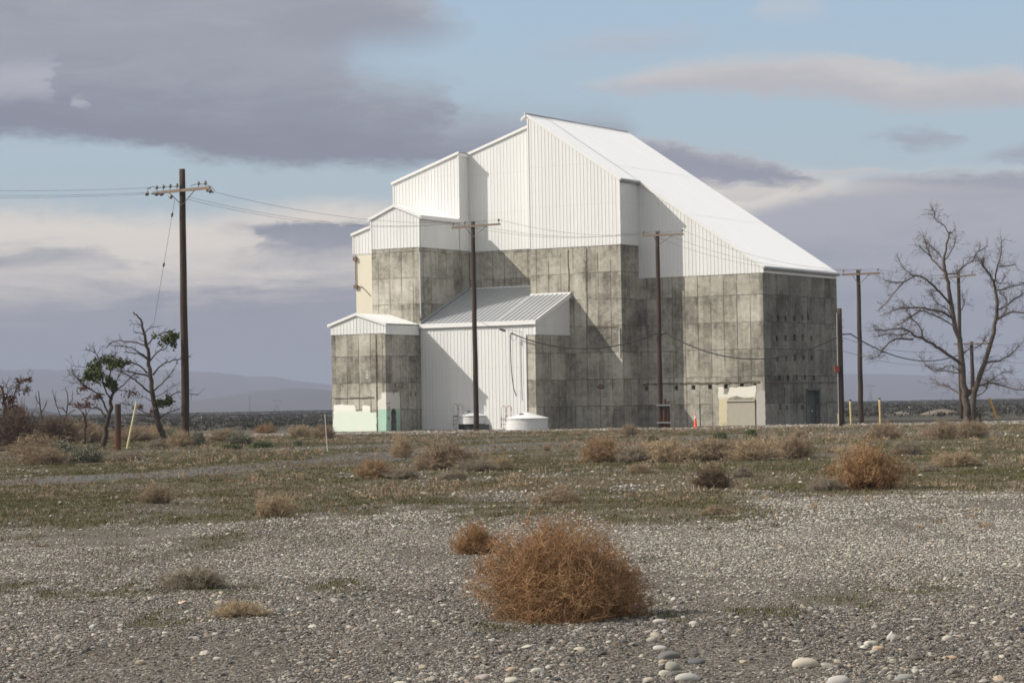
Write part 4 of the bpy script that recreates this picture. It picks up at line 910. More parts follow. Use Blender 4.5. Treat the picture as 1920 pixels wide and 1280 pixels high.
# ------------------------------------------------------------------ trees traced as limbs, each with its own depth
class Tree:
    def __init__(s, Y, fn, seed): s.bark = 'darkbark' if fn is f5 else 'bark'; s.Y = Y; s.fn = fn; s.px = []; s.r = np.random.default_rng(seed); s.trunk = MB(); s.br = MB(); s.limbs = []
    def limb(s, pts, r0, r1, mb=None, depth=None, n=7):
        P = [s.fn(*p) for p in pts]
        if s.px:
            q = min(s.px, key=lambda t: (t[0] - P[0][0]) ** 2 + (t[1] - P[0][1]) ** 2); y = q[2]
        else: y = s.Y
        k = s.r.uniform(-.75, .75) if depth is None else depth
        sm = []                                # smooth resample
        for i in range(len(P) - 1):
            for t in np.linspace(0, 1, 4, endpoint=False):
                p0 = P[max(0, i - 1)]; p1 = P[i]; p2 = P[i + 1]; p3 = P[min(len(P) - 1, i + 2)]
                f = lambda a, b, c, d: .5 * (2 * b + (c - a) * t + (2 * a - 5 * b + 4 * c - d) * t * t + (3 * b - a - 3 * c + d) * t ** 3)
                sm.append((f(p0[0], p1[0], p2[0], p3[0]), f(p0[1], p1[1], p2[1], p3[1])))
        sm.append(P[-1]); W_ = []; last = None
        for q in sm:
            if last is not None: y += k * math.hypot(q[0] - last[0], q[1] - last[1]) * s.Y / FPX
            last = q; w = at(q[0], q[1], y); s.px.append((q[0], q[1], y)); W_.append(w)
        W_ = np.array([tuple(w) for w in W_]); W_[1:-1] += s.r.normal(size=W_[1:-1].shape) * (min(r0 * .14, .02) + .008)
        rad = r0 + (r1 - r0) * np.linspace(0, 1, len(W_)) ** .8
        (mb or s.br).tube(W_, rad, n); s.limbs.append((W_, rad)); return W_
    def twigs(s, per_m, length, thick, up=.35, spread=.9, start=.25, sub=3):
        A_, B_ = [], []
        for W_, rad in s.limbs[1:]:
            seg = np.linalg.norm(np.diff(W_, axis=0), axis=1); L = seg.sum(); n = int(L * per_m)
            for _ in range(n):
                f = s.r.uniform(start, 1) * (len(W_) - 1); i = min(int(f), len(W_) - 2); p = W_[i] + (W_[i + 1] - W_[i]) * (f - i)
                t = W_[i + 1] - W_[i]; t /= np.linalg.norm(t) + 1e-9
                d = t * .8 + s.r.normal(size=3) * spread + np.array([0, 0, up]); d /= np.linalg.norm(d)
                l = length * s.r.uniform(.35, 1.2)
                A_.append(s._tw(p, d, l, up)); B_.append(thick)
                for _ in range(s.r.integers(0, sub + 1)):
                    q = A_[-1][s.r.integers(1, 4)]; d2 = d + s.r.normal(size=3) * .8; d2 /= np.linalg.norm(d2)
                    A_.append(s._tw(q, d2, l * s.r.uniform(.3, .6), up)); B_.append(thick * .75)
        P = np.array(A_); Rd = np.array(B_)[:, None] * np.linspace(1, .45, 5)[None, :]
        s.br.tubes(P, Rd, 3)
    def _tw(s, p, d, l, up):
        o = [p]; d = d.copy()
        for k in range(4):
            d = d + s.r.normal(size=3) * .28 + np.array([0, 0, up * .25]); d /= np.linalg.norm(d); o.append(o[-1] + d * l / 4)
        return np.array(o)
    def leaves(s, blobs, mtl, origin, tree, size=.13, dens=1.0):
        m = MB()
        for x, y, rx, ry in blobs:
            cx, cy = s.fn(x, y); ex, _ = s.fn(x + rx, y); _, ey = s.fn(x, y + ry)
            q = min(s.px, key=lambda t: (t[0] - cx) ** 2 + (t[1] - cy) ** 2); Yc = q[2]; c = np.array(tuple(at(cx, cy, Yc)))
            sx = abs(ex - cx) * Yc / FPX; sz = abs(ey - cy) * Yc / FPX
            n = int(260 * dens * max(.4, sx * sz * 3)); k = 7
            cc = s.r.normal(size=(k, 3)) * .45
            for a in cc:
                C = c + (a + s.r.normal(size=(n // k + 8, 3)) * .26) * np.array([sx, (sx + sz) * .45, sz]) * 1.25
                m.leaves(C, size * s.r.uniform(.5, 1.25, len(C)), s.r.uniform(0, 1, len(C)), up=.4)
        o = m.build('foliage', M[mtl], tree); o.location = -origin; return o
    def done(s, label, cat='tree', group=None, name='bare_tree'):
        o0 = Vector(s.limbs[0][0][0]); o0.z = float(gz(o0.x, o0.y)); t = empty(name, o0); tag(t, label, cat, group)
        a = s.trunk.build('trunk', M[s.bark], t, True); a.location = -o0
        if s.br.n: b = s.br.build('branches', M[s.bark], t, True); b.location = -o0
        return t, o0
f6 = lambda x, y: (1540 + x / 2.782, 380 + y / 2.782)
f5 = lambda x, y: (x / 4.0, 560 + y / 4.0)
k6 = 146 / FPX / 2.782
T = Tree(146., f6, 4)
T.limb([(766, 1195), (762, 1120), (750, 1010), (735, 880), (725, 740), (690, 620), (672, 470), (650, 370), (640, 300), (650, 240), (672, 150)], 24 * k6, 4 * k6, T.trunk, 0.0, 12)
T.limb([(785, 1185), (792, 1100), (800, 980), (850, 840), (880, 740), (910, 610), (915, 520), (905, 440), (885, 390), (850, 340), (835, 300)], 19 * k6, 3 * k6, T.trunk, -.15, 10)
T.limb([(755, 1010), (772, 985), (790, 1000)], 14 * k6, 14 * k6, T.trunk, 0, 8)
for pts, a, b in (
    ([(722, 838), (660, 790), (600, 750), (540, 715), (480, 690), (460, 670), (400, 655), (330, 665), (275, 665)], 11, 3), ([(480, 712), (390, 712), (330, 750), (300, 795), (265, 812)], 6, 2),
    ([(530, 712), (515, 650), (470, 600), (430, 540)], 5, 2), ([(460, 672), (420, 690), (350, 685), (300, 690)], 4, 2), ([(695, 612), (640, 575), (580, 560), (520, 545), (450, 550), (400, 555), (350, 575)], 8, 2.5),
    ([(520, 560), (470, 590), (430, 620), (390, 640)], 5, 2), ([(682, 540), (620, 470), (570, 420), (540, 395), (490, 380), (440, 410), (380, 415), (325, 400)], 8, 2.5), ([(430, 415), (380, 470), (340, 520), (315, 545)], 4, 1.5),
    ([(490, 382), (440, 350), (400, 290)], 4, 1.5), ([(655, 380), (610, 330), (570, 280), (550, 230), (530, 170)], 7, 2), ([(575, 285), (520, 235), (515, 232)], 3, 2), ([(655, 372), (700, 370), (750, 325), (790, 300), (810, 260), (870, 225)], 7, 2),
    ([(640, 300), (600, 250), (560, 215)], 4, 1.5), ([(645, 300), (690, 230), (700, 180)], 4, 1.5), ([(725, 892), (650, 875), (580, 875), (540, 840), (510, 800)], 5, 1.5), ([(730, 1000), (660, 960), (600, 945)], 6, 3), ([(735, 890), (680, 850), (620, 870)], 4, 1.5),
    ([(690, 640), (620, 600), (560, 575), (500, 560)], 5, 1.5), ([(700, 650), (660, 560), (600, 520), (570, 470)], 4, 1.5), ([(665, 160), (640, 120), (600, 95), (590, 60), (575, 30)], 3.5, 1.5), ([(672, 160), (700, 140)], 3, 1.5),
    ([(910, 460), (980, 440), (1030, 430), (1090, 395)], 6, 2), ([(920, 610), (980, 575), (1057, 572), (1110, 560)], 7, 3), ([(918, 560), (960, 540), (1010, 500), (1057, 470), (1100, 440)], 6, 2), ([(905, 410), (920, 330), (935, 270), (940, 190)], 6, 2),
    ([(868, 832), (940, 820), (1000, 780), (1030, 750)], 6, 2), ([(760, 985), (830, 950), (900, 940), (980, 965), (1060, 975), (1110, 965)], 7, 3), ([(928, 470), (965, 500), (960, 560), (930, 600)], 4, 3), ([(928, 330), (980, 330), (1015, 322)], 4, 1.5),
    ([(810, 925), (850, 880), (890, 860)], 4, 1.5), ([(850, 340), (830, 290)], 3, 1.5), ([(885, 390), (930, 420), (960, 380)], 4, 1.5), ([(730, 560), (745, 520), (735, 490)], 4, 2), ([(800, 1010), (850, 985), (868, 950)], 4, 1.5), ([(820, 900), (870, 930), (940, 890), (1000, 880)], 4, 1.5), ([(735, 800), (760, 770), (830, 740), (860, 700)], 4, 1.5), ([(810, 1090), (840, 1160), (862, 1205)], 5, 3)):
    T.limb(pts, a * k6 * .82, b * k6 * .9)
T.twigs(17.0, .72, .0115, up=.15, start=.1, sub=5)
T.done('large leafless grey tree with two trunks at the right edge of the picture', 'tree', None)
k5 = 122 / FPX / 4
T = Tree(122., f5, 6)
T.limb([(1245, 1105), (1225, 1040), (1200, 960), (1160, 800), (1130, 620), (1115, 450), (1095, 320), (1075, 230), (1050, 150), (1000, 100)], 30 * k5, 5 * k5, T.trunk, 0.0, 10)
for pts, a, b in (([(1125, 700), (1050, 640), (1000, 600), (930, 560), (870, 530)], 13, 4), ([(1112, 580), (1020, 555), (940, 545), (880, 530)], 12, 4), ([(1105, 555), (1040, 500), (960, 470), (880, 450), (830, 430)], 12, 4), ([(1112, 460), (1060, 420), (1000, 405), (930, 400)], 10, 4),
    ([(1105, 440), (1040, 400), (980, 365), (920, 355), (830, 350)], 9, 3), ([(1092, 350), (1000, 325), (900, 315), (840, 325), (800, 370)], 10, 4), ([(1085, 275), (1040, 255), (1000, 250)], 7, 3), ([(1100, 350), (1160, 290), (1220, 255), (1300, 235)], 10, 3), ([(1085, 260), (1120, 220), (1185, 210)], 7, 3),
    ([(1130, 460), (1180, 400), (1240, 370), (1260, 340)], 10, 4), ([(1145, 570), (1200, 510), (1270, 470), (1360, 450), (1430, 430)], 12, 4), ([(1160, 685), (1230, 620), (1290, 550), (1330, 480)], 10, 3), ([(1175, 800), (1250, 750), (1340, 700), (1490, 720)], 10, 3), ([(1200, 890), (1270, 850), (1350, 825)], 11, 5),
    ([(1165, 890), (1080, 850), (990, 800), (900, 780)], 9, 3), ([(1185, 920), (1110, 915), (1040, 905)], 8, 3), ([(1155, 885), (1040, 870), (920, 870)], 7, 3), ([(1085, 250), (1060, 200), (980, 190)], 5, 2), ([(1150, 780), (1090, 740), (1010, 740)], 6, 2), ([(1110, 330), (1060, 310), (1050, 300)], 5, 2), ([(1150, 740), (1240, 700), (1300, 640)], 6, 2)):
    T.limb(pts, a * k5 * .62, b * k5 * .7)
T.twigs(6.5, .50, .011, sub=3)
t, o0 = T.done('dead conifer with a leaning trunk and bare ribs of branches left of the tall pole', 'tree', None, 'dead_conifer')
T.leaves([(1230, 325, 45, 38), (1300, 310, 40, 40), (1320, 280, 18, 22), (1200, 770, 45, 32), (1255, 770, 35, 26)], 'leafgreen', o0, t, .13, 1.9)
T.leaves([(1140, 840, 30, 20), (1045, 815, 25, 15)], 'leafred', o0, t, .10, .4)
T = Tree(124., f5, 8)
T.limb([(782, 1100), (788, 1030), (800, 950), (830, 830), (835, 750), (850, 690)], 24 * k5, 10 * k5, T.trunk, 0, 9)
for pts, a, b in (([(810, 860), (760, 750), (700, 690), (620, 640), (560, 570), (535, 500)], 13, 3), ([(850, 700), (920, 650), (980, 590), (1010, 560)], 10, 3), ([(832, 760), (790, 680), (760, 580), (740, 450), (700, 400), (640, 380)], 12, 3), ([(845, 700), (830, 600), (830, 500), (870, 400)], 11, 3), ([(795, 890), (740, 820), (680, 820)], 12, 5), ([(700, 690), (670, 680), (600, 640), (520, 630)], 6, 2), ([(640, 650), (580, 590), (520, 570)], 5, 2), ([(760, 580), (700, 560), (650, 520), (540, 500)], 6, 2), ([(850, 690), (900, 560), (960, 440)], 8, 2), ([(860, 680), (940, 690), (1000, 700)], 7, 3), ([(740, 450), (800, 420), (900, 470)], 6, 2)):
    T.limb(pts, a * k5 * .62, b * k5 * .7)
T.twigs(7.5, .55, .011, sub=3)
t, o0 = T.done('small branching tree with clumps of green leaves behind the reddish stub', 'tree', None, 'small_tree')
T.leaves([(780, 470, 60, 45), (840, 495, 50, 38), (900, 492, 38, 26), (690, 530, 55, 50), (720, 590, 55, 50), (680, 580, 40, 30), (840, 620, 35, 45), (850, 660, 40, 30)], 'leafgreen', o0, t, .14, 2.2)
T.leaves([(610, 685, 48, 26), (700, 735, 50, 24), (990, 705, 70, 28), (740, 725, 30, 20)], 'leafred', o0, t, .10, .7)
T = Tree(121., f5, 12)
T.limb([(635, 1085), (638, 1000), (640, 900), (620, 850)], 11 * k5, 6 * k5, T.trunk, 0, 7)
for pts, a, b in (([(625, 870), (600, 830), (560, 800)], 6, 2), ([(640, 900), (645, 800), (660, 740), (690, 700)], 7, 2), ([(640, 960), (690, 930), (730, 900)], 5, 2), ([(640, 880), (690, 820), (760, 840)], 5, 2), ([(636, 930), (590, 900), (560, 880)], 4, 2)): T.limb(pts, a * k5 * .62, b * k5 * .7)
T.twigs(5, .35, .010, sub=2)
t, o0 = T.done('low brown leaved sapling left of the green clumped tree', 'tree', 'bare saplings at the left', 'sapling')
T.leaves([(580, 810, 45, 24), (655, 790, 30, 22)], 'leafred', o0, t, .10, .6)
for Yk, seed, pts, lab in ((128., 21, [[(470, 1010), (480, 950), (510, 770), (490, 670)], [(500, 860), (470, 820), (430, 810), (390, 680)], [(480, 930), (430, 820), (410, 740)], [(505, 800), (540, 760), (545, 700)], [(492, 880), (530, 850), (560, 830)]], 'thin pale leafless sapling left of the brown leaved one'), (133., 22, [[(318, 1010), (315, 930), (300, 770), (285, 690)], [(310, 860), (340, 800), (350, 760)], [(305, 800), (275, 760), (265, 720)], [(312, 880), (290, 860), (270, 840)]], 'dark broken stem standing above the brown thicket at left')):
    T = Tree(Yk, f5, seed); T.limb(pts[0], 8 * k5, 3 * k5, T.trunk, 0, 6)
    for p in pts[1:]: T.limb(p, 5 * k5, 2 * k5)
    T.twigs(4, .3, .010, sub=2); T.done(lab, 'tree', 'bare saplings at the left', 'sapling')
T = Tree(119., f5, 15)
T.limb([(20, 1110), (25, 1000), (35, 850), (20, 700), (-30, 600)], 22 * k5, 6 * k5, T.trunk, 0, 8)
for pts, a, b in (([(30, 900), (90, 800), (120, 680), (170, 620), (230, 600)], 10, 3), ([(35, 850), (110, 850), (170, 830)], 8, 3), ([(28, 780), (60, 700), (40, 640)], 8, 3), ([(30, 960), (-60, 800), (-120, 640)], 10, 3), ([(120, 690), (180, 680), (215, 670)], 5, 2), ([(28, 950), (140, 930), (200, 880), (240, 870)], 7, 2), ([(60, 700), (110, 660), (150, 640)], 4, 2), ([(25, 1000), (120, 1010), (210, 960), (290, 900)], 7, 2)): T.limb(pts, a * k5 * .62, b * k5 * .7)
T.twigs(8, .5, .012, sub=3)
t, o0 = T.done('scrubby tree with dead red brown leaves at the left edge', 'tree', None, 'small_tree')
T.leaves([(90, 790, 50, 50), (130, 840, 45, 40), (60, 740, 40, 30), (110, 860, 60, 30)], 'leafred', o0, t, .12, 1.0)
T.leaves([(30, 690, 60, 40), (130, 670, 40, 30), (200, 675, 30, 35), (210, 605, 28, 18), (150, 620, 35, 20), (20, 770, 50, 60)], 'leafred', o0, t, .10, .30)

# ------------------------------------------------------------------ tumbleweeds, sagebrush and tufts
def bush_mesh(seed, n_stem, n_side, n_tw, thick, rz=1.15, lump=.22, up=.2, tw_len=.13, ragged=.22, smin=.25, lrange=(.5, 1.12)):
    r = np.random.default_rng(seed)
    ph = r.uniform(0, 2 * np.pi, n_stem); ct = r.uniform(.02, 1, n_stem) ** .8; stt = np.sqrt(1 - ct ** 2)
    D = np.stack([stt * np.cos(ph), stt * np.sin(ph), ct * rz], 1)
    k1, k2, k3 = r.uniform(0, 6, 3)
    lum = lambda d: 1 + lump * (np.sin(3 * np.arctan2(d[:, 1], d[:, 0]) + k1) * .5 + np.sin(5 * np.arctan2(d[:, 1], d[:, 0]) + k2 + d[:, 2] * 4) * .35 + np.sin(9 * d[:, 2] + k3) * .2)
    L = lum(D) * r.uniform(*lrange, n_stem)
    E_ = D * L[:, None]; B = r.normal(size=(n_stem, 3)) * np.array([.10, .10, 0]) + np.array([0, 0, .0])
    Cc = (B + E_) / 2 + r.normal(size=(n_stem, 3)) * .10 + np.array([0, 0, -.04])
    t = np.linspace(0, 1, 6)[None, :, None]
    S = B[:, None] * (1 - t) ** 2 + 2 * Cc[:, None] * t * (1 - t) + E_[:, None] * t ** 2
    m = MB(); m.tubes(S, thick * 2.0 * np.linspace(1, .5, 6)[None, :].repeat(n_stem, 0), 3, r.uniform(.0, .5, n_stem))
    def grow(P, n, lmin, lmax, k, mixf, th, curl):
        idx = r.integers(0, len(P), n); f = r.uniform(smin, 1, n) ** .7 * (P.shape[1] - 1); i = np.minimum(f.astype(int), P.shape[1] - 2)
        p = P[idx, i] + (P[idx, i + 1] - P[idx, i]) * (f - i)[:, None]; tg = P[idx, i + 1] - P[idx, i]; tg /= np.linalg.norm(tg, axis=1)[:, None] + 1e-9
        d = tg * mixf + r.normal(size=(n, 3)) * .8 + np.array([0, 0, up]); d /= np.linalg.norm(d, axis=1)[:, None]
        l = r.uniform(lmin, lmax, n)[:, None] / (k - 1); o = [p]
        for _ in range(k - 1):
            d = d + r.normal(size=(n, 3)) * curl + np.array([0, 0, up * .2]); d /= np.linalg.norm(d, axis=1)[:, None]; o.append(o[-1] + d * l)
        Q = np.stack(o, 1); dn = Q / (np.linalg.norm(Q, axis=2)[..., None] + 1e-9); lim = lum(dn.reshape(-1, 3)).reshape(dn.shape[:2]) * (1 + r.normal(size=(n, 1)) * ragged)
        rad = np.linalg.norm(Q / np.array([1, 1, rz]), axis=2); sc_ = np.where(rad > lim, lim / (rad + 1e-9), 1.0); Q = Q * sc_[..., None]
        Q[..., 2] = np.maximum(Q[..., 2], .004)
        m.tubes(Q, th * np.linspace(1, .55, k)[None, :].repeat(n, 0), 3, r.uniform(.15, 1.0, n)); return Q
    S2 = grow(S, n_side, .22, .5, 5, .55, thick * 1.15, .22)
    S3 = grow(S2, n_tw, tw_len * .5, tw_len * 1.5, 4, .3, thick * .85, .58)
    return m
def sage_mesh(seed, n_stem=60, n_leaf=5200):
    r = np.random.default_rng(seed); m = bush_mesh(seed, n_stem, 260, 500, .011, rz=1.05, lump=.3)
    ph = r.uniform(0, 2 * np.pi, 26); ct = r.uniform(.1, 1, 26); st = np.sqrt(1 - ct ** 2)
    Cn = np.stack([st * np.cos(ph), st * np.sin(ph), ct * 1.0], 1) * r.uniform(.55, .88, 26)[:, None]
    for c in Cn:
        C = c + r.normal(size=(n_leaf // 26, 3)) * np.array([.15, .15, .14]); C[:, 2] = np.abs(C[:, 2]) + .01
        m.leaves(C, r.uniform(.05, .10, len(C)), r.uniform(0, 1, len(C)), up=.9)
    return m
def tuft_mesh(seed, n=900):
    r = np.random.default_rng(seed); a = r.uniform(0, 2 * np.pi, n); rad = np.sqrt(r.uniform(0, 1, n)) * .55
    p = np.stack([rad * np.cos(a), rad * np.sin(a), np.zeros(n)], 1); d = np.stack([np.cos(a) * rad * 1.4, np.sin(a) * rad * 1.4, np.ones(n)], 1) + r.normal(size=(n, 3)) * .35
    d /= np.linalg.norm(d, axis=1)[:, None]; l = r.uniform(.4, 1.1, n)[:, None] / 3; o = [p]
    for _ in range(3): d = d + r.normal(size=(n, 3)) * .22; d /= np.linalg.norm(d, axis=1)[:, None]; o.append(o[-1] + d * l)
    m = MB(); Q = np.stack(o, 1); Q[..., 2] = np.maximum(Q[..., 2], .003); m.tubes(Q, .009 * np.linspace(1, .4, 4)[None].repeat(n, 0), 3, r.uniform(0, 1, n)); return m
def hid(m, name): o = m.build(name, M['tw_tan'], link=False); return o.data
VAR = {'t': [hid(bush_mesh(100 + k, 120, 1000, 4600, .0058, lump=.34, tw_len=.20, up=.38), 'twigs') for k in range(4)],
       's': [hid(sage_mesh(200 + k), 'sage') for k in range(2)],
       'g': [hid(tuft_mesh(300 + k), 'tuft') for k in range(2)]}
def bush(kind, px, py, w, h, mt, label, cat, group, name, seed=None, dyaw=None):
    x, y = gp(px, py); k = seed if seed is not None else px
    me = VAR[kind][k % len(VAR[kind])]; o = bpy.data.objects.new(name, me); COL.objects.link(o)
    W_ = w * (1.18 if kind == 't' else 1) * y / FPX; H_ = h * y / FPX; d = W_ * .36
    o.location = (x, y + d, float(gz(x, y + d)) - .02); o.rotation_euler = (0, 0, (k * 1.7) % 6.28)
    o.scale = (W_ / 2, W_ / 2, H_ / 1.10)
    o.material_slots[0].link = 'OBJECT'; o.material_slots[0].material = M[mt]
    return tag(o, label, cat, group)
x, y = gp(1050, 1163)
bw = bush_mesh(77, 170, 2600, 21000, .0025, rz=1.05, lump=.15, up=.06, tw_len=.125, ragged=.10, smin=.2, lrange=(.62, 1.0)).build('tumbleweed', M['tw_orange'])
Wm = 378 * y / FPX; bw.location = (x, y + Wm * .40, -.03); bw.scale = (Wm / 2, Wm / 2, 184 * y / FPX / 1.02)
tag(bw, 'big rust brown tumbleweed alone in the foreground gravel', 'tumbleweed', 'dry tumbleweeds on the gravel field')
TW = 'dry tumbleweeds on the gravel field'
for a in (
    ('t', 893, 1036, 96, 60, 'tw_orange', 'small rust brown tumbleweed peeking out behind the big foreground one'),
    ('t', 1637, 921, 130, 84, 'tw_orange', 'large orange brown tumbleweed at the right edge of the green strip'),
    ('t', 1612, 880, 92, 46, 'tw_tan', 'pale tan tumbleweed tucked behind the large orange brown one at right'),
    ('t', 1552, 922, 70, 26, 'tw_grey', 'low grey tumbleweed touching the left side of the large orange brown one'),
    ('t', 1340, 918, 70, 40, 'tw_dark', 'small round dark brown tumbleweed on the green strip'),
    ('t', 1393, 898, 42, 22, 'tw_grey', 'little grey brown tumbleweed just behind the round dark one'),
    ('t', 1128, 866, 86, 48, 'tw_ginger', 'ginger tumbleweed at the left end of the long row before the concrete corner'),
    ('t', 1192, 866, 62, 32, 'tw_grey', 'grey brown tumbleweed right beside the ginger one in the long row'),
    ('t', 1262, 866, 92, 42, 'tw_tan', 'broad tan tumbleweed in the middle of the long row'),
    ('t', 1340, 863, 92, 42, 'tw_brown', 'brown tumbleweed right of the broad tan one in the long row'),
    ('t', 1412, 863, 84, 38, 'tw_tan', 'tan tumbleweed second from the right end of the long row'),
    ('t', 1495, 859, 76, 46, 'tw_brown', 'domed brown tumbleweed at the right end of the long row'),
    ('t', 838, 882, 124, 54, 'tw_brown', 'wide brown tumbleweed in front of the tanks'),
    ('t', 938, 880, 56, 26, 'tw_tan', 'small tan tumbleweed on the right flank of the wide brown one'),
    ('t', 700, 898, 78, 36, 'tw_ginger', 'orange tan tumbleweed left of the wide brown one'),
    ('t', 756, 898, 62, 22, 'tw_grey', 'flat grey tumbleweed just right of the orange tan one'),
    ('t', 850, 898, 62, 18, 'tw_grey', 'flat grey tumbleweed lying before the wide brown one'),
    ('t', 753, 858, 44, 40, 'tw_tan', 'upright tan tumbleweed before the white lean-to wall'),
    ('t', 286, 943, 62, 38, 'tw_brown', 'compact brown tumbleweed on the left of the green strip'),
    ('t', 1200, 887, 46, 18, 'tw_brown', 'tiny brown tumbleweed in front of the long row'),
    ('t', 1806, 876, 92, 30, 'tw_tan', 'sprawling tan tumbleweed below the bare tree'),
    ('t', 1748, 886, 42, 13, 'tw_grey', 'low grey cushion left of the sprawling tan tumbleweed'),
    ('t', 1660, 822, 64, 30, 'tw_brown', 'brown tumbleweed beyond the right yellow post'),
    ('t', 1700, 853, 60, 28, 'tw_grey', 'grey brown tumbleweed behind the large orange brown one at right'),
    ('t', 1228, 858, 120, 30, 'tw_tan', 'long low straw band at the left of the broad tan tumbleweed'),
    ('t', 1306, 858, 110, 32, 'tw_grey', 'low grey band behind the broad tan tumbleweed'),
    ('t', 1450, 857, 110, 34, 'tw_tan', 'low straw band joining the domed brown tumbleweed to the row'),
    ('t', 1375, 856, 110, 32, 'tw_brown', 'low brown band behind the brown tumbleweed of the long row'),
    ('t', 895, 884, 90, 24, 'tw_grey', 'low grey band between the wide brown tumbleweed and the small tan one'),
    ('t', 1180, 816, 38, 22, 'tw_brown', 'small brown tumbleweed at the foot of the tall concrete corner'),
    ('t', 882, 804, 58, 15, 'tw_ginger', 'orange tumbleweed heaped against the raised tank'),
    ('t', 1500, 822, 30, 16, 'tw_brown', 'little brown tumbleweed before the shaded concrete side'),
    ('t', 1050, 946, 92, 32, 'tw_brown', 'loose brown tumbleweed behind the big foreground one'),
    ('t', 515, 968, 82, 44, 'tw_tan', 'loose tan tumbleweed on the left centre of the green strip'),
    ('t', 75, 872, 100, 34, 'tw_brown', 'spread brown tumbleweed before the left sagebrush'),
    ('t', 230, 864, 70, 18, 'tw_grey', 'flat grey tumbleweed at the foot of the reddish stub'),
    ('t', 497, 813, 42, 19, 'tw_ginger', 'ginger tumbleweed out on the left plain edge'),
    ('t', 563, 819, 52, 22, 'tw_tan', 'tan tumbleweed left of the thin white rod'),
    ('t', 604, 822, 46, 26, 'tw_brown', 'brown tumbleweed right at the thin white rod'),
    ('t', 336, 838, 50, 30, 'tw_tan', 'tan tumbleweed leaning on the foot of the tall left pole'),
    ('t', 1345, 972, 70, 18, 'tw_brown', 'thin low brown tumbleweed before the round dark one'),
): bush(*a[:7], 'tumbleweed', TW, 'tumbleweed')
BR = 'brown brush thicket behind the left trees'
for a in (('t', 20, 846, 100, 78, 'tw_dark', 'dark brown brush at the left edge under the red leaved tree'), ('t', 95, 842, 96, 62, 'tw_dark', 'tall dark brush right of the one at the left edge'), ('t', 60, 856, 110, 40, 'tw_brown', 'lower brown brush in front of the dark left thicket'),
    ('t', 150, 832, 80, 44, 'tw_brown', 'brown brush left of the green clumped tree'), ('t', 175, 828, 70, 30, 'tw_brown', 'brown brush around the foot of the green clumped tree'), ('t', 245, 828, 80, 30, 'tw_brown', 'brown brush behind the leaning pale post'), ('t', 290, 826, 74, 30, 'tw_tan', 'tan brush behind the leaning dead conifer'), ('t', 420, 826, 60, 22, 'tw_brown', 'brown brush right of the tall left pole'), ('t', 300, 838, 60, 16, 'tw_grey', 'low grey brush in front of the dead conifer foot'),
    ('t', 1770, 822, 70, 34, 'tw_brown', 'brown brush on the left of the bare tree foot'), ('t', 1828, 820, 70, 32, 'tw_brown', 'brown brush on the right of the bare tree foot')):
    bush(*a[:7], 'brush', BR if a[1] < 1000 else 'brush at the bare tree foot', 'brush_clump')
SG = 'grey green sagebrush'
for a in (('s', 108, 866, 76, 44, 'sage', 'pale sagebrush at left, left one of a touching pair'), ('s', 155, 868, 70, 38, 'sage', 'pale sagebrush at left, right one of a touching pair'), ('s', 447, 834, 50, 30, 'sage', 'rounded sagebrush right of the tall left pole'), ('s', 365, 834, 40, 30, 'sage', 'sagebrush touching the right side of the tall left pole'), ('s', 318, 830, 36, 30, 'sage', 'sagebrush touching the left side of the tall left pole'), ('s', 1765, 818, 44, 34, 'sage', 'grey green sagebrush left of the bare tree trunks'),
    ('s', 558, 836, 20, 14, 'sage', 'tiny sagebrush on the path edge left of the white rod')):
    bush(*a[:7], 'sagebrush', SG, 'sagebrush')
WD = 'low green weeds'
for a in (('s', 432, 842, 44, 12, 'weed', 'low green weed in front of the rounded sagebrush'), ('s', 492, 839, 50, 14, 'weed', 'low green weed right of the rounded sagebrush'), ('s', 795, 838, 26, 11, 'weed', 'small dark green weed beside the upright tan tumbleweed'), ('s', 1226, 826, 20, 12, 'weed', 'tiny green weed before the splinted pole'), ('s', 1352, 822, 30, 16, 'weed', 'green weed in front of the peeling cream paint'), ('s', 1410, 818, 22, 16, 'weed', 'green weed in front of the blocked doorway')):
    bush(*a[:7], 'weed', WD, 'weed')
TG = 'dry grass tufts'
for a in (('t', 362, 1104, 120, 44, 'tw_grey', 'dry grey grass tuft in the left gravel, the one farther back'), ('t', 440, 1152, 104, 32, 'tw_tan', 'dry pale grass tuft in the left gravel, the nearer one'), ('g', 1025, 844, 14, 20, 'tw_tan', 'lone straw tuft before the squat tank'), ('g', 1060, 842, 12, 14, 'tw_tan', 'short straw tuft right of the lone taller one')):
    bush(*a[:7], 'grass tuft', TG, 'grass_tuft')

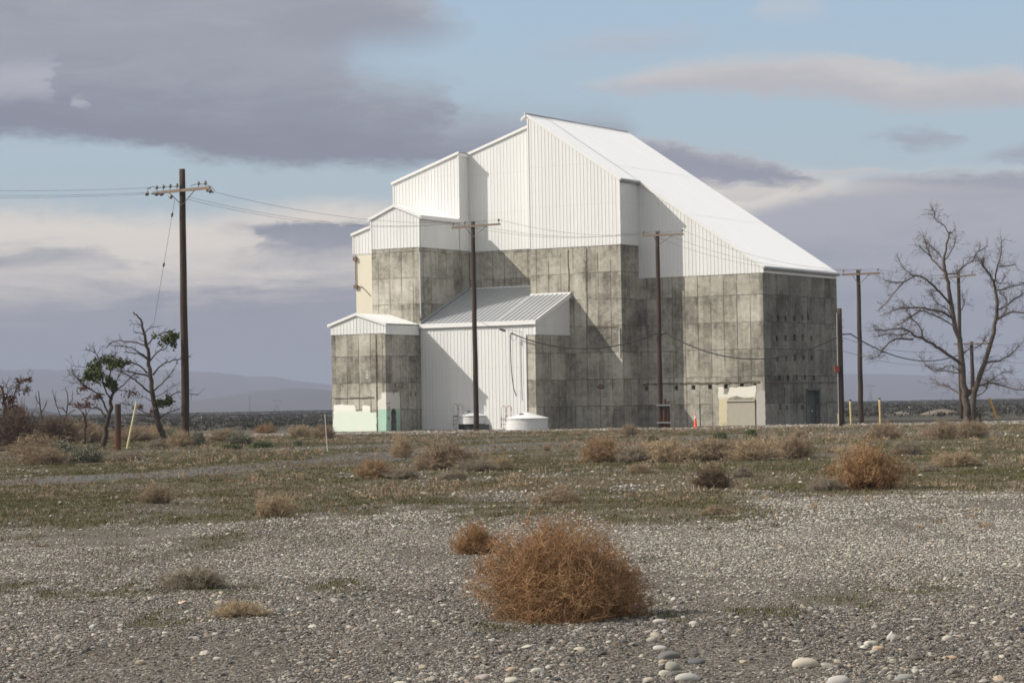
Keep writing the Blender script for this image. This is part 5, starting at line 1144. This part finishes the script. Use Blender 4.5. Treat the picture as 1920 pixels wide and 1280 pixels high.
# ------------------------------------------------------------------ cobbles one can point at
def m_stone(c): return mat('stone', m_plain(tuple(v * .84 for v in c), .22, 14.), .85, .2)
def cobble(px, py, w, h, c, label, seed, flat=1.0, ang=0.0, sharp=False):
    x, y = gp(px, py); r = np.random.default_rng(seed); W_ = w * y / FPX; H_ = h * y / FPX * .95
    import bmesh
    bm = bmesh.new(); bmesh.ops.create_icosphere(bm, subdivisions=4, radius=1)
    k = r.normal(size=(5, 3)) * 1.3; ph = r.uniform(0, 6, 5)
    for v in bm.verts:
        p = np.array(v.co); d = sum(np.sin(k[i] @ p + ph[i]) for i in range(5)) * (.10 if sharp else .085)
        s = 1 + d
        if sharp: s *= 1 - .45 * max(0, p[2]) ** 1.5 * (abs(p[0]) + .2)
        e = np.sign(p) * np.abs(p) ** (.9 if not sharp else 1.0); v.co = Vector(e * s)
    me = bpy.data.meshes.new('cobble'); bm.to_mesh(me); bm.free(); me.polygons.foreach_set('use_smooth', [True] * len(me.polygons)); me.materials.append(m_stone(c))
    o = bpy.data.objects.new('cobble', me); COL.objects.link(o); o.scale = (W_ / 2, W_ * .36 * flat, H_ * .62); o.rotation_euler = (0, 0, ang)
    o.location = (x, y + W_ * .2, float(gz(x, y)) + H_ * .22); return tag(o, label, 'cobble', 'loose river cobbles')
for a in ((1512, 1244, 42, 17, (.52, .46, .37), 'long cream cobble lying alone at lower right', 1), (1673, 1197, 19, 20, (.60, .58, .53), 'upright white angular stone at right', 2, 1, 0, True), (1632, 1207, 21, 10, (.55, .51, .44), 'small pale cobble left of the white angular stone', 3), (1777, 1197, 20, 12, (.52, .47, .40), 'small rounded pale cobble right of the white angular stone', 4),
    (1292, 1269, 44, 17, (.44, .43, .39), 'fat grey cobble at the front of the lower cobble heap', 5), (1249, 1260, 26, 12, (.50, .47, .39), 'cream cobble left of the fat grey one in the heap', 6), (1217, 1272, 26, 13, (.47, .41, .34), 'buff cobble at the left foot of the heap', 7), (1262, 1249, 28, 18, (.33, .33, .28), 'greenish grey cobble in the middle of the heap', 8), (1255, 1228, 44, 16, (.17, .165, .155), 'dark grey slab of stone at the top of the heap', 9, .8, .3), (1243, 1236, 15, 9, (.52, .40, .29), 'small peach coloured cobble left of the heap', 10),
    (1308, 1238, 36, 13, (.13, .13, .135), 'dark blue grey cobble at the right of the heap', 11, 1, -.2), (1239, 1213, 26, 9, (.50, .48, .43), 'thin white cobble above the dark slab', 12), (1222, 1200, 22, 12, (.36, .34, .29), 'domed grey cobble up left of the heap', 13), (907, 1266, 32, 13, (.40, .34, .31), 'pinkish cobble below the big tumbleweed', 14), (960, 1270, 31, 12, (.47, .45, .38), 'pale cobble just right of the pinkish one', 15), (960, 1250, 17, 10, (.46, .35, .24), 'small tan cobble above the pale one', 16), (1008, 1252, 23, 10, (.50, .48, .40), 'cream cobble left of two black stones', 17), (1026, 1262, 20, 9, (.09, .09, .09), 'black stone right of the cream cobble', 18), (1042, 1268, 22, 9, (.085, .085, .09), 'black stone lowest and farthest right of its pair', 19),
    (1090, 1215, 27, 11, (.50, .45, .36), 'pale cobble standing out below the big tumbleweed centre', 20), (1570, 1277, 44, 22, (.46, .44, .41), 'light grey lump of stone on the bottom edge at right', 21), (1693, 1267, 30, 12, (.30, .295, .28), 'grey cobble low at right between pale stones', 22), (1915, 1184, 16, 12, (.10, .10, .11), 'black stone at the right edge', 23), (1893, 1199, 12, 17, (.12, .12, .115), 'dark upright stone near the right edge', 24, 1, 0, True), (1648, 1216, 24, 9, (.50, .37, .25), 'orange tan flat stone below the small pale cobble', 25), (1238, 1166, 26, 10, (.50, .47, .42), 'pale cobble by the right foot of the big tumbleweed', 26), (1781, 1232, 28, 7, (.47, .35, .22), 'flat orange stone in the right gravel', 27), (749, 1278, 26, 10, (.55, .52, .42), 'cream cobble on the bottom edge left of centre', 28)):
    cobble(*a)

# ------------------------------------------------------------------ gravel, grass and far scrub (uncountable)
def pts_mesh(name, P, attrs):
    me = bpy.data.meshes.new(name); me.vertices.add(len(P)); me.vertices.foreach_set('co', P.astype(np.float32).ravel())
    for k, (ty, a) in attrs.items():
        at_ = me.attributes.new(k, ty, 'POINT'); at_.data.foreach_set('vector' if ty == 'FLOAT_VECTOR' else 'value', a.astype(np.float32).ravel())
    me.update(); o = bpy.data.objects.new(name, me); COL.objects.link(o); return o
def scatter(r0, r1, dens, half=.245, pw=1.0):
    n = int(dens * half * (r1 ** 2 - r0 ** 2)); y = np.sqrt(rng.uniform(r0 ** 2, r1 ** 2, n)); x = rng.uniform(-half, half, n) * y; return x, y
parts_ = []
for r0, r1, dens, s0, s1 in ((14.3, 22, 2600, .0045, .011), (22, 34, 1150, .0065, .014), (34, 48, 330, .010, .020), (14.3, 21, 110, .011, .026), (21, 34, 75, .012, .024), (14.3, 24, 5, .024, .04), (34, 48, 8, .022, .036), (46, 75, 26, .02, .045), (75, 125, 5, .025, .06), (125, 172, 2.2, .03, .08), (156, 176, 9, .03, .08)):
    x, y = scatter(r0, r1, dens); g, tr, far, dry, e = masks(x, y)
    keep = rng.uniform(size=len(x)) > (1 if r0 < 150 else .45) * np.clip(g * 1.15 + .78 * e * (1 if r0 < 46 else .6) + dry * .3 + tr * .55 + .75 * (fbm(x / 2.6, y / 5.5, 61) > .66), 0, .97); x, y = x[keep], y[keep]
    s = s0 * (s1 / s0) ** (rng.uniform(size=len(x)) ** 1.7); parts_.append((x, y, s))
X = np.concatenate([p[0] for p in parts_]); Yy = np.concatenate([p[1] for p in parts_]); S = np.concatenate([p[2] for p in parts_])
in_b = (Yy > 165)                               # nothing inside the building
ub = (X - C0[0]) * math.cos(TH) - (Yy - C0[1]) * math.sin(TH); vb = (X - C0[0]) * math.sin(TH) + (Yy - C0[1]) * math.cos(TH)
inside = (ub > -35) & (ub < .3) & (vb > -12.6); keep = ~inside; X, Yy, S = X[keep], Yy[keep], S[keep]; n = len(X)
Z = gz(X, Yy) + S * .18
sc3 = np.stack([S * rng.uniform(.8, 1.5, n), S * rng.uniform(.7, 1.1, n), S * rng.uniform(.4, .75, n)], 1)
rot = np.stack([rng.normal(size=n) * .22, rng.normal(size=n) * .22, rng.uniform(0, 6.28, n)], 1)
TM = masks(X, Yy)[1]
tone = np.clip(rng.uniform(size=n) ** 1.45 * .86 + (fbm(X / 2.2, Yy / 4.5, 77) - .5) * .42 - TM * .25 + .17 * sst(Yy, 19, 27) + np.where(Yy > 46, .2, np.clip((S - .012) * 9, 0, .18)), 0, 1)
gv = pts_mesh('gravel', np.stack([X, Yy, Z], 1), {'size': ('FLOAT_VECTOR', sc3), 'turn': ('FLOAT_VECTOR', rot), 'tone': ('FLOAT', tone)})
tag(gv, 'grey river gravel spread over the foreground', 'gravel', kind='stuff')
def m_pebble(N):
    t = N.attr('tone', 'INSTANCER')[2]; hue = N.white(N.xyz(t, N.mul(t, 91.7), 3.))
    c = N.ramp(t, [(0., (.052, .047, .042)), (.3, (.138, .124, .107)), (.6, (.265, .241, .208)), (.85, (.40, .37, .32)), (1., (.54, .505, .44))])
    c = N.mix(N.ss(hue, .72, .95, 0., .6), c, N.mix(1., c, (1.15, .90, .66), 'MULTIPLY')); c = N.mix(N.ss(hue, .3, .05, 0., .5), c, N.mix(1., c, (.85, .97, 1.05), 'MULTIPLY'))
    return N.mix(N.noise(objc(N), 2.5, 4, .6), N.mix(1., c, (.8, .8, .8), 'MULTIPLY'), c)
M['pebble'] = mat('pebble_stone', m_pebble, .8, .3)
ng = bpy.data.node_groups.new('gravel_scatter', 'GeometryNodeTree'); ng.interface.new_socket('Geometry', in_out='INPUT', socket_type='NodeSocketGeometry'); ng.interface.new_socket('Geometry', in_out='OUTPUT', socket_type='NodeSocketGeometry')
G = NT(ng); gi = G.new('NodeGroupInput'); go = G.new('NodeGroupOutput'); ji = G.new('GeometryNodeGeometryToInstance')
for k in range(5):
    ic = G.new('GeometryNodeMeshIcoSphere'); ic.inputs['Radius'].default_value = 1.0; ic.inputs['Subdivisions'].default_value = 3
    sp = G.new('GeometryNodeSetPosition'); G.l.new(ic.outputs[0], sp.inputs[0])
    po = G.new('GeometryNodeInputPosition'); va = G.new('ShaderNodeVectorMath', operation='ADD'); G.l.new(po.outputs[0], va.inputs[0]); va.inputs[1].default_value = (k * 7.1, k * 3.3, k * 5.7)
    nz = G.new('ShaderNodeTexNoise'); nz.inputs['Scale'].default_value = .95; nz.inputs['Detail'].default_value = 1.5; G.l.new(va.outputs[0], nz.inputs['Vector'])
    v2 = G.new('ShaderNodeVectorMath', operation='SUBTRACT'); G.l.new(nz.outputs[1], v2.inputs[0]); v2.inputs[1].default_value = (.5, .5, .5)
    v3 = G.new('ShaderNodeVectorMath', operation='SCALE'); G.l.new(v2.outputs[0], v3.inputs[0]); v3.inputs['Scale'].default_value = .95
    G.l.new(v3.outputs[0], sp.inputs['Offset']); ss_ = G.new('GeometryNodeSetShadeSmooth'); G.l.new(sp.outputs[0], ss_.inputs[0])
    sm = G.new('GeometryNodeSetMaterial'); sm.inputs['Material'].default_value = M['pebble']; G.l.new(ss_.outputs[0], sm.inputs[0]); G.l.new(sm.outputs[0], ji.inputs[0])
ip = G.new('GeometryNodeInstanceOnPoints'); G.l.new(gi.outputs[0], ip.inputs['Points']); G.l.new(ji.outputs[0], ip.inputs['Instance']); ip.inputs['Pick Instance'].default_value = True
for nm, sk_ in (('size', 'Scale'), ('turn', 'Rotation')):
    na_ = G.new('GeometryNodeInputNamedAttribute', data_type='FLOAT_VECTOR'); na_.inputs['Name'].default_value = nm; G.l.new(na_.outputs[0], ip.inputs[sk_])
G.l.new(ip.outputs[0], go.inputs[0])
md = gv.modifiers.new('gravel_scatter', 'NODES'); md.node_group = ng
# grass blades: green and straw
GB = []
for r0, r1, dens in ((14.5, 32, 150), (32, 55, 110), (55, 90, 45), (90, 160, 13)):
    x, y = scatter(r0, r1, dens); g, tr, far, dry, e = masks(x, y); u = rng.uniform(size=len(x)); gg = u < g * .9; dd = (~gg) & (rng.uniform(size=len(x)) < dry * .35 + e * .10)
    for sel, t0 in ((gg, 0.), (dd, 1.)): GB.append((x[sel], y[sel], np.full(sel.sum(), t0), np.full(sel.sum(), 1. if r0 < 32 else (1.3 if r0 < 55 else (1.7 if r0 < 90 else 2.4)))))
x, y, t0, k = [np.concatenate([q[i] for q in GB]) for i in range(4)]
keep = ~(((x - C0[0]) * math.sin(TH) + (y - C0[1]) * math.cos(TH) > -12.6) & ((x - C0[0]) * math.cos(TH) - (y - C0[1]) * math.sin(TH) < .3) & ((x - C0[0]) * math.cos(TH) - (y - C0[1]) * math.sin(TH) > -35)); x, y, t0, k = x[keep], y[keep], t0[keep], k[keep]
n = len(x); NB = 4; X = np.repeat(x, NB) + rng.normal(size=n * NB) * .035; Y_ = np.repeat(y, NB) + rng.normal(size=n * NB) * .035; kk = np.repeat(k, NB)
hgt = rng.uniform(.018, .05, n * NB) * kk ** .5 * (1 + .5 * np.repeat(t0, NB)); wd_ = .005 * kk
base = np.stack([X, Y_, gz(X, Y_) - .004], 1); tip = base + np.stack([rng.normal(size=n * NB) * .45 * hgt, rng.normal(size=n * NB) * .45 * hgt, hgt], 1)
an = rng.uniform(0, 3.14, n * NB); sd_ = np.stack([np.cos(an), np.sin(an), an * 0], 1) * wd_[:, None]
mb = MB(); b = mb._v(np.stack([base - sd_, base + sd_, tip], 1).reshape(-1, 3), np.repeat(np.repeat(t0, NB) * .5 + rng.uniform(0, .5, n * NB), 3)); mb.t.append(b + np.arange(n * NB * 3).reshape(-1, 3))
M['grass'] = mat('short_grass', lambda N: N.ramp(N.attr('tint')[2], [(0., (.054, .058, .021)), (.48, (.135, .122, .050)), (.52, (.12, .092, .058)), (1., (.27, .215, .135))]), .9, .1)
gr = mb.build('grass', M['grass']); tag(gr, 'sparse short green and straw grass on the gravel field', 'grass', kind='stuff')
# low dry weeds in drifts between the tumbleweeds
WB = MB()
for r0, r1, dens, hs in ((25, 45, 2.2, .06), (45, 80, 1.6, .09), (80, 165, .55, .13)):
    x, y = scatter(r0, r1, dens); cl = fbm(x / 2.8, y / 7.5, 131, 4); e = masks(x, y)[4]; tr = masks(x, y)[1]
    keep = (cl > .60 - .08 * e) & (rng.uniform(size=len(x)) < .25 + .75 * e) & (rng.uniform(size=len(x)) > tr)
    ub = (x - C0[0]) * math.cos(TH) - (y - C0[1]) * math.sin(TH); vb = (x - C0[0]) * math.sin(TH) + (y - C0[1]) * math.cos(TH)
    keep &= ~((ub > -35) & (ub < .3) & (vb > -12.6)); x, y = x[keep], y[keep]; n = len(x); NB = 16
    h = hs * rng.uniform(.4, 1.5, n); X = np.repeat(x, NB); Y_ = np.repeat(y, NB); H_ = np.repeat(h, NB)
    p0 = np.stack([X + rng.normal(size=n * NB) * H_ * .7, Y_ + rng.normal(size=n * NB) * H_ * .7, gz(X, Y_) - .005], 1)
    d = np.stack([rng.normal(size=n * NB) * .55, rng.normal(size=n * NB) * .55, np.ones(n * NB)], 1) * (H_ * rng.uniform(.3, 1.1, n * NB))[:, None]
    p1 = p0 + d * .55; p2 = p1 + d * .45 + rng.normal(size=(n * NB, 3)) * H_[:, None] * .15
    WB.tubes(np.stack([p0, p1, p2], 1), np.full((n * NB, 3), .0035 * (1 + r0 / 40)), 3, np.clip(np.repeat(rng.uniform(0, 1, n), NB) * .7 + rng.uniform(0, .3, n * NB), 0, 1))
wb = WB.build('dry_weeds', M['tw_brown']); tag(wb, 'low dry brown weeds drifting over the gravel field', 'weeds', kind='stuff')
# scrub on the far plain
x, y = scatter(205, 1600, .11, .26); keep = rng.uniform(size=len(x)) < np.clip(260 / np.hypot(x, y), .12, 1) * (.35 + 1.1 * fbm(x / 40, y / 60, 33)); x, y = x[keep], y[keep]
inb = ((x - C0[0]) * math.cos(TH) - (y - C0[1]) * math.sin(TH) > -36) & ((x - C0[0]) * math.cos(TH) - (y - C0[1]) * math.sin(TH) < 1) & (y < 230); x, y = x[~inb], y[~inb]
n = len(x); LF = 18; s = rng.uniform(.2, .5, n) * (1 + y / 1800)
off = rng.normal(size=(n, LF, 3)) * np.array([.5, .5, .28]); off[..., 2] = np.abs(off[..., 2]) + .05
C = np.stack([x, y, gz(x, y)], 1)[:, None] + off * s[:, None, None]
mb = MB(); mb.leaves(C.reshape(-1, 3), np.repeat(s * .42, LF), np.repeat(rng.uniform(0, .6, n), LF) + rng.uniform(0, .4, n * LF), up=.5)
sb = mb.build('scrub', mat('far_scrub', m_twig((.036, .036, .029), (.050, .048, .039), (.070, .066, .053)), .95, .1)); tag(sb, 'dark sagebrush scrub covering the far plain', 'scrub', kind='stuff')
# pale dirt heaps at the edge of the plain
for px, py, w, h, lab in ((1690, 786, 62, 9, 'pale dirt heap behind the fence posts, left one'), (1765, 787, 90, 12, 'broad pale dirt heap just left of the bare tree')):
    Yh = 265.; p = at(px, py, Yh); Wd = w * Yh / FPX / 2; Hd = h * Yh / FPX; m = MB(); a = np.linspace(0, 2 * np.pi, 40, endpoint=False); rk = np.linspace(0, 1, 12)
    Rk, Aa = np.meshgrid(rk, a, indexing='ij'); xx = Rk * np.cos(Aa) * Wd; yy = Rk * np.sin(Aa) * Wd * .8; zz = Hd * (1 - Rk ** 1.6) * (.6 + .8 * fbm(xx / 1.5 + px, yy / 1.5, 4)) - .1
    b = m._v(np.stack([xx, yy, zz], -1).reshape(-1, 3)); ii, jj = np.meshgrid(np.arange(11), np.arange(40), indexing='ij'); ii = ii.ravel(); jj = jj.ravel(); j2 = (jj + 1) % 40
    m.q.append(np.stack([b + ii * 40 + jj, b + (ii + 1) * 40 + jj, b + (ii + 1) * 40 + j2, b + ii * 40 + j2], 1))
    o = m.build('dirt_mound', mat('pale_dirt', m_plain((.165, .143, .115), .35, .8), .95, .1), smooth=True); o.location = (p.x, Yh, float(gz(p.x, Yh))); tag(o, lab, 'dirt heap', 'pale dirt heaps')
# lattice pylons far out on the plain
def pylon(px, ytop, ybot, Yp, width, label):
    p = at(px, ybot, Yp); z0 = float(gz(p.x, Yp)) - 1; Hh = at(px, ytop, Yp)[2] - z0; w = width * Yp / FPX / 2
    o = empty('transmission_tower', (p.x, Yp, z0)); tag(o, label, 'pylon', 'distant lattice transmission towers'); m = MB(); r = .10 * Yp / 2000
    for sx in (-1, 1):
        for sy in (-1, 1): m.tube([(sx * w * .55, sy * w * .5, 0), (sx * w * .12, sy * w * .1, Hh * .6), (sx * w * .45, sy * .3, Hh * .95)], r * 1.6, 4)
    for k in range(6):
        z = Hh * .1 * k; q = w * (.55 - .43 * k / 6); q2 = w * (.55 - .43 * (k + 1) / 6); m.tube([(-q, -q, z), (q2, -q2, z + Hh * .1)], r, 3); m.tube([(q, -q, z), (-q2, -q2, z + Hh * .1)], r, 3)
    m.build('lattice_mast', M['wirelight'], o)
    m = MB(); m.tube([(-w, 0, Hh * .95), (w, 0, Hh * .95)], r * 2, 4); m.tube([(-w, 0, Hh * .95), (-w * .4, 0, Hh), (w * .4, 0, Hh), (w, 0, Hh * .95)], r * 1.4, 4); m.build('cross_beam', M['wirelight'], o)
pylon(519, 750, 771, 2300., 22, 'wide topped lattice pylon on the horizon left of the building')
pylon(468, 743, 772, 2300., 6, 'narrow lattice pylon left of the wide topped one')
pylon(1632, 722, 752, 2300., 16, 'faint lattice pylon on the horizon right of the building')

# ------------------------------------------------------------------ haze
m = MB(); m.box(-9000, 9000, -1500, 9000, -30, 134); hz = m.build('haze', None)
mh = bpy.data.materials.new('haze_air'); mh.use_nodes = True; N = NT(mh.node_tree); N.n.clear()
pv = N.new('ShaderNodeVolumePrincipled'); pv.inputs['Density'].default_value = 2.2e-4; pv.inputs['Color'].default_value = (.44, .485, .62, 1); pv.inputs['Anisotropy'].default_value = 0.0
mo = N.new('ShaderNodeOutputMaterial'); N.l.new(pv.outputs[0], mo.inputs['Volume']); hz.data.materials.append(mh); tag(hz, 'thin lavender haze over the plain', 'haze', kind='stuff')
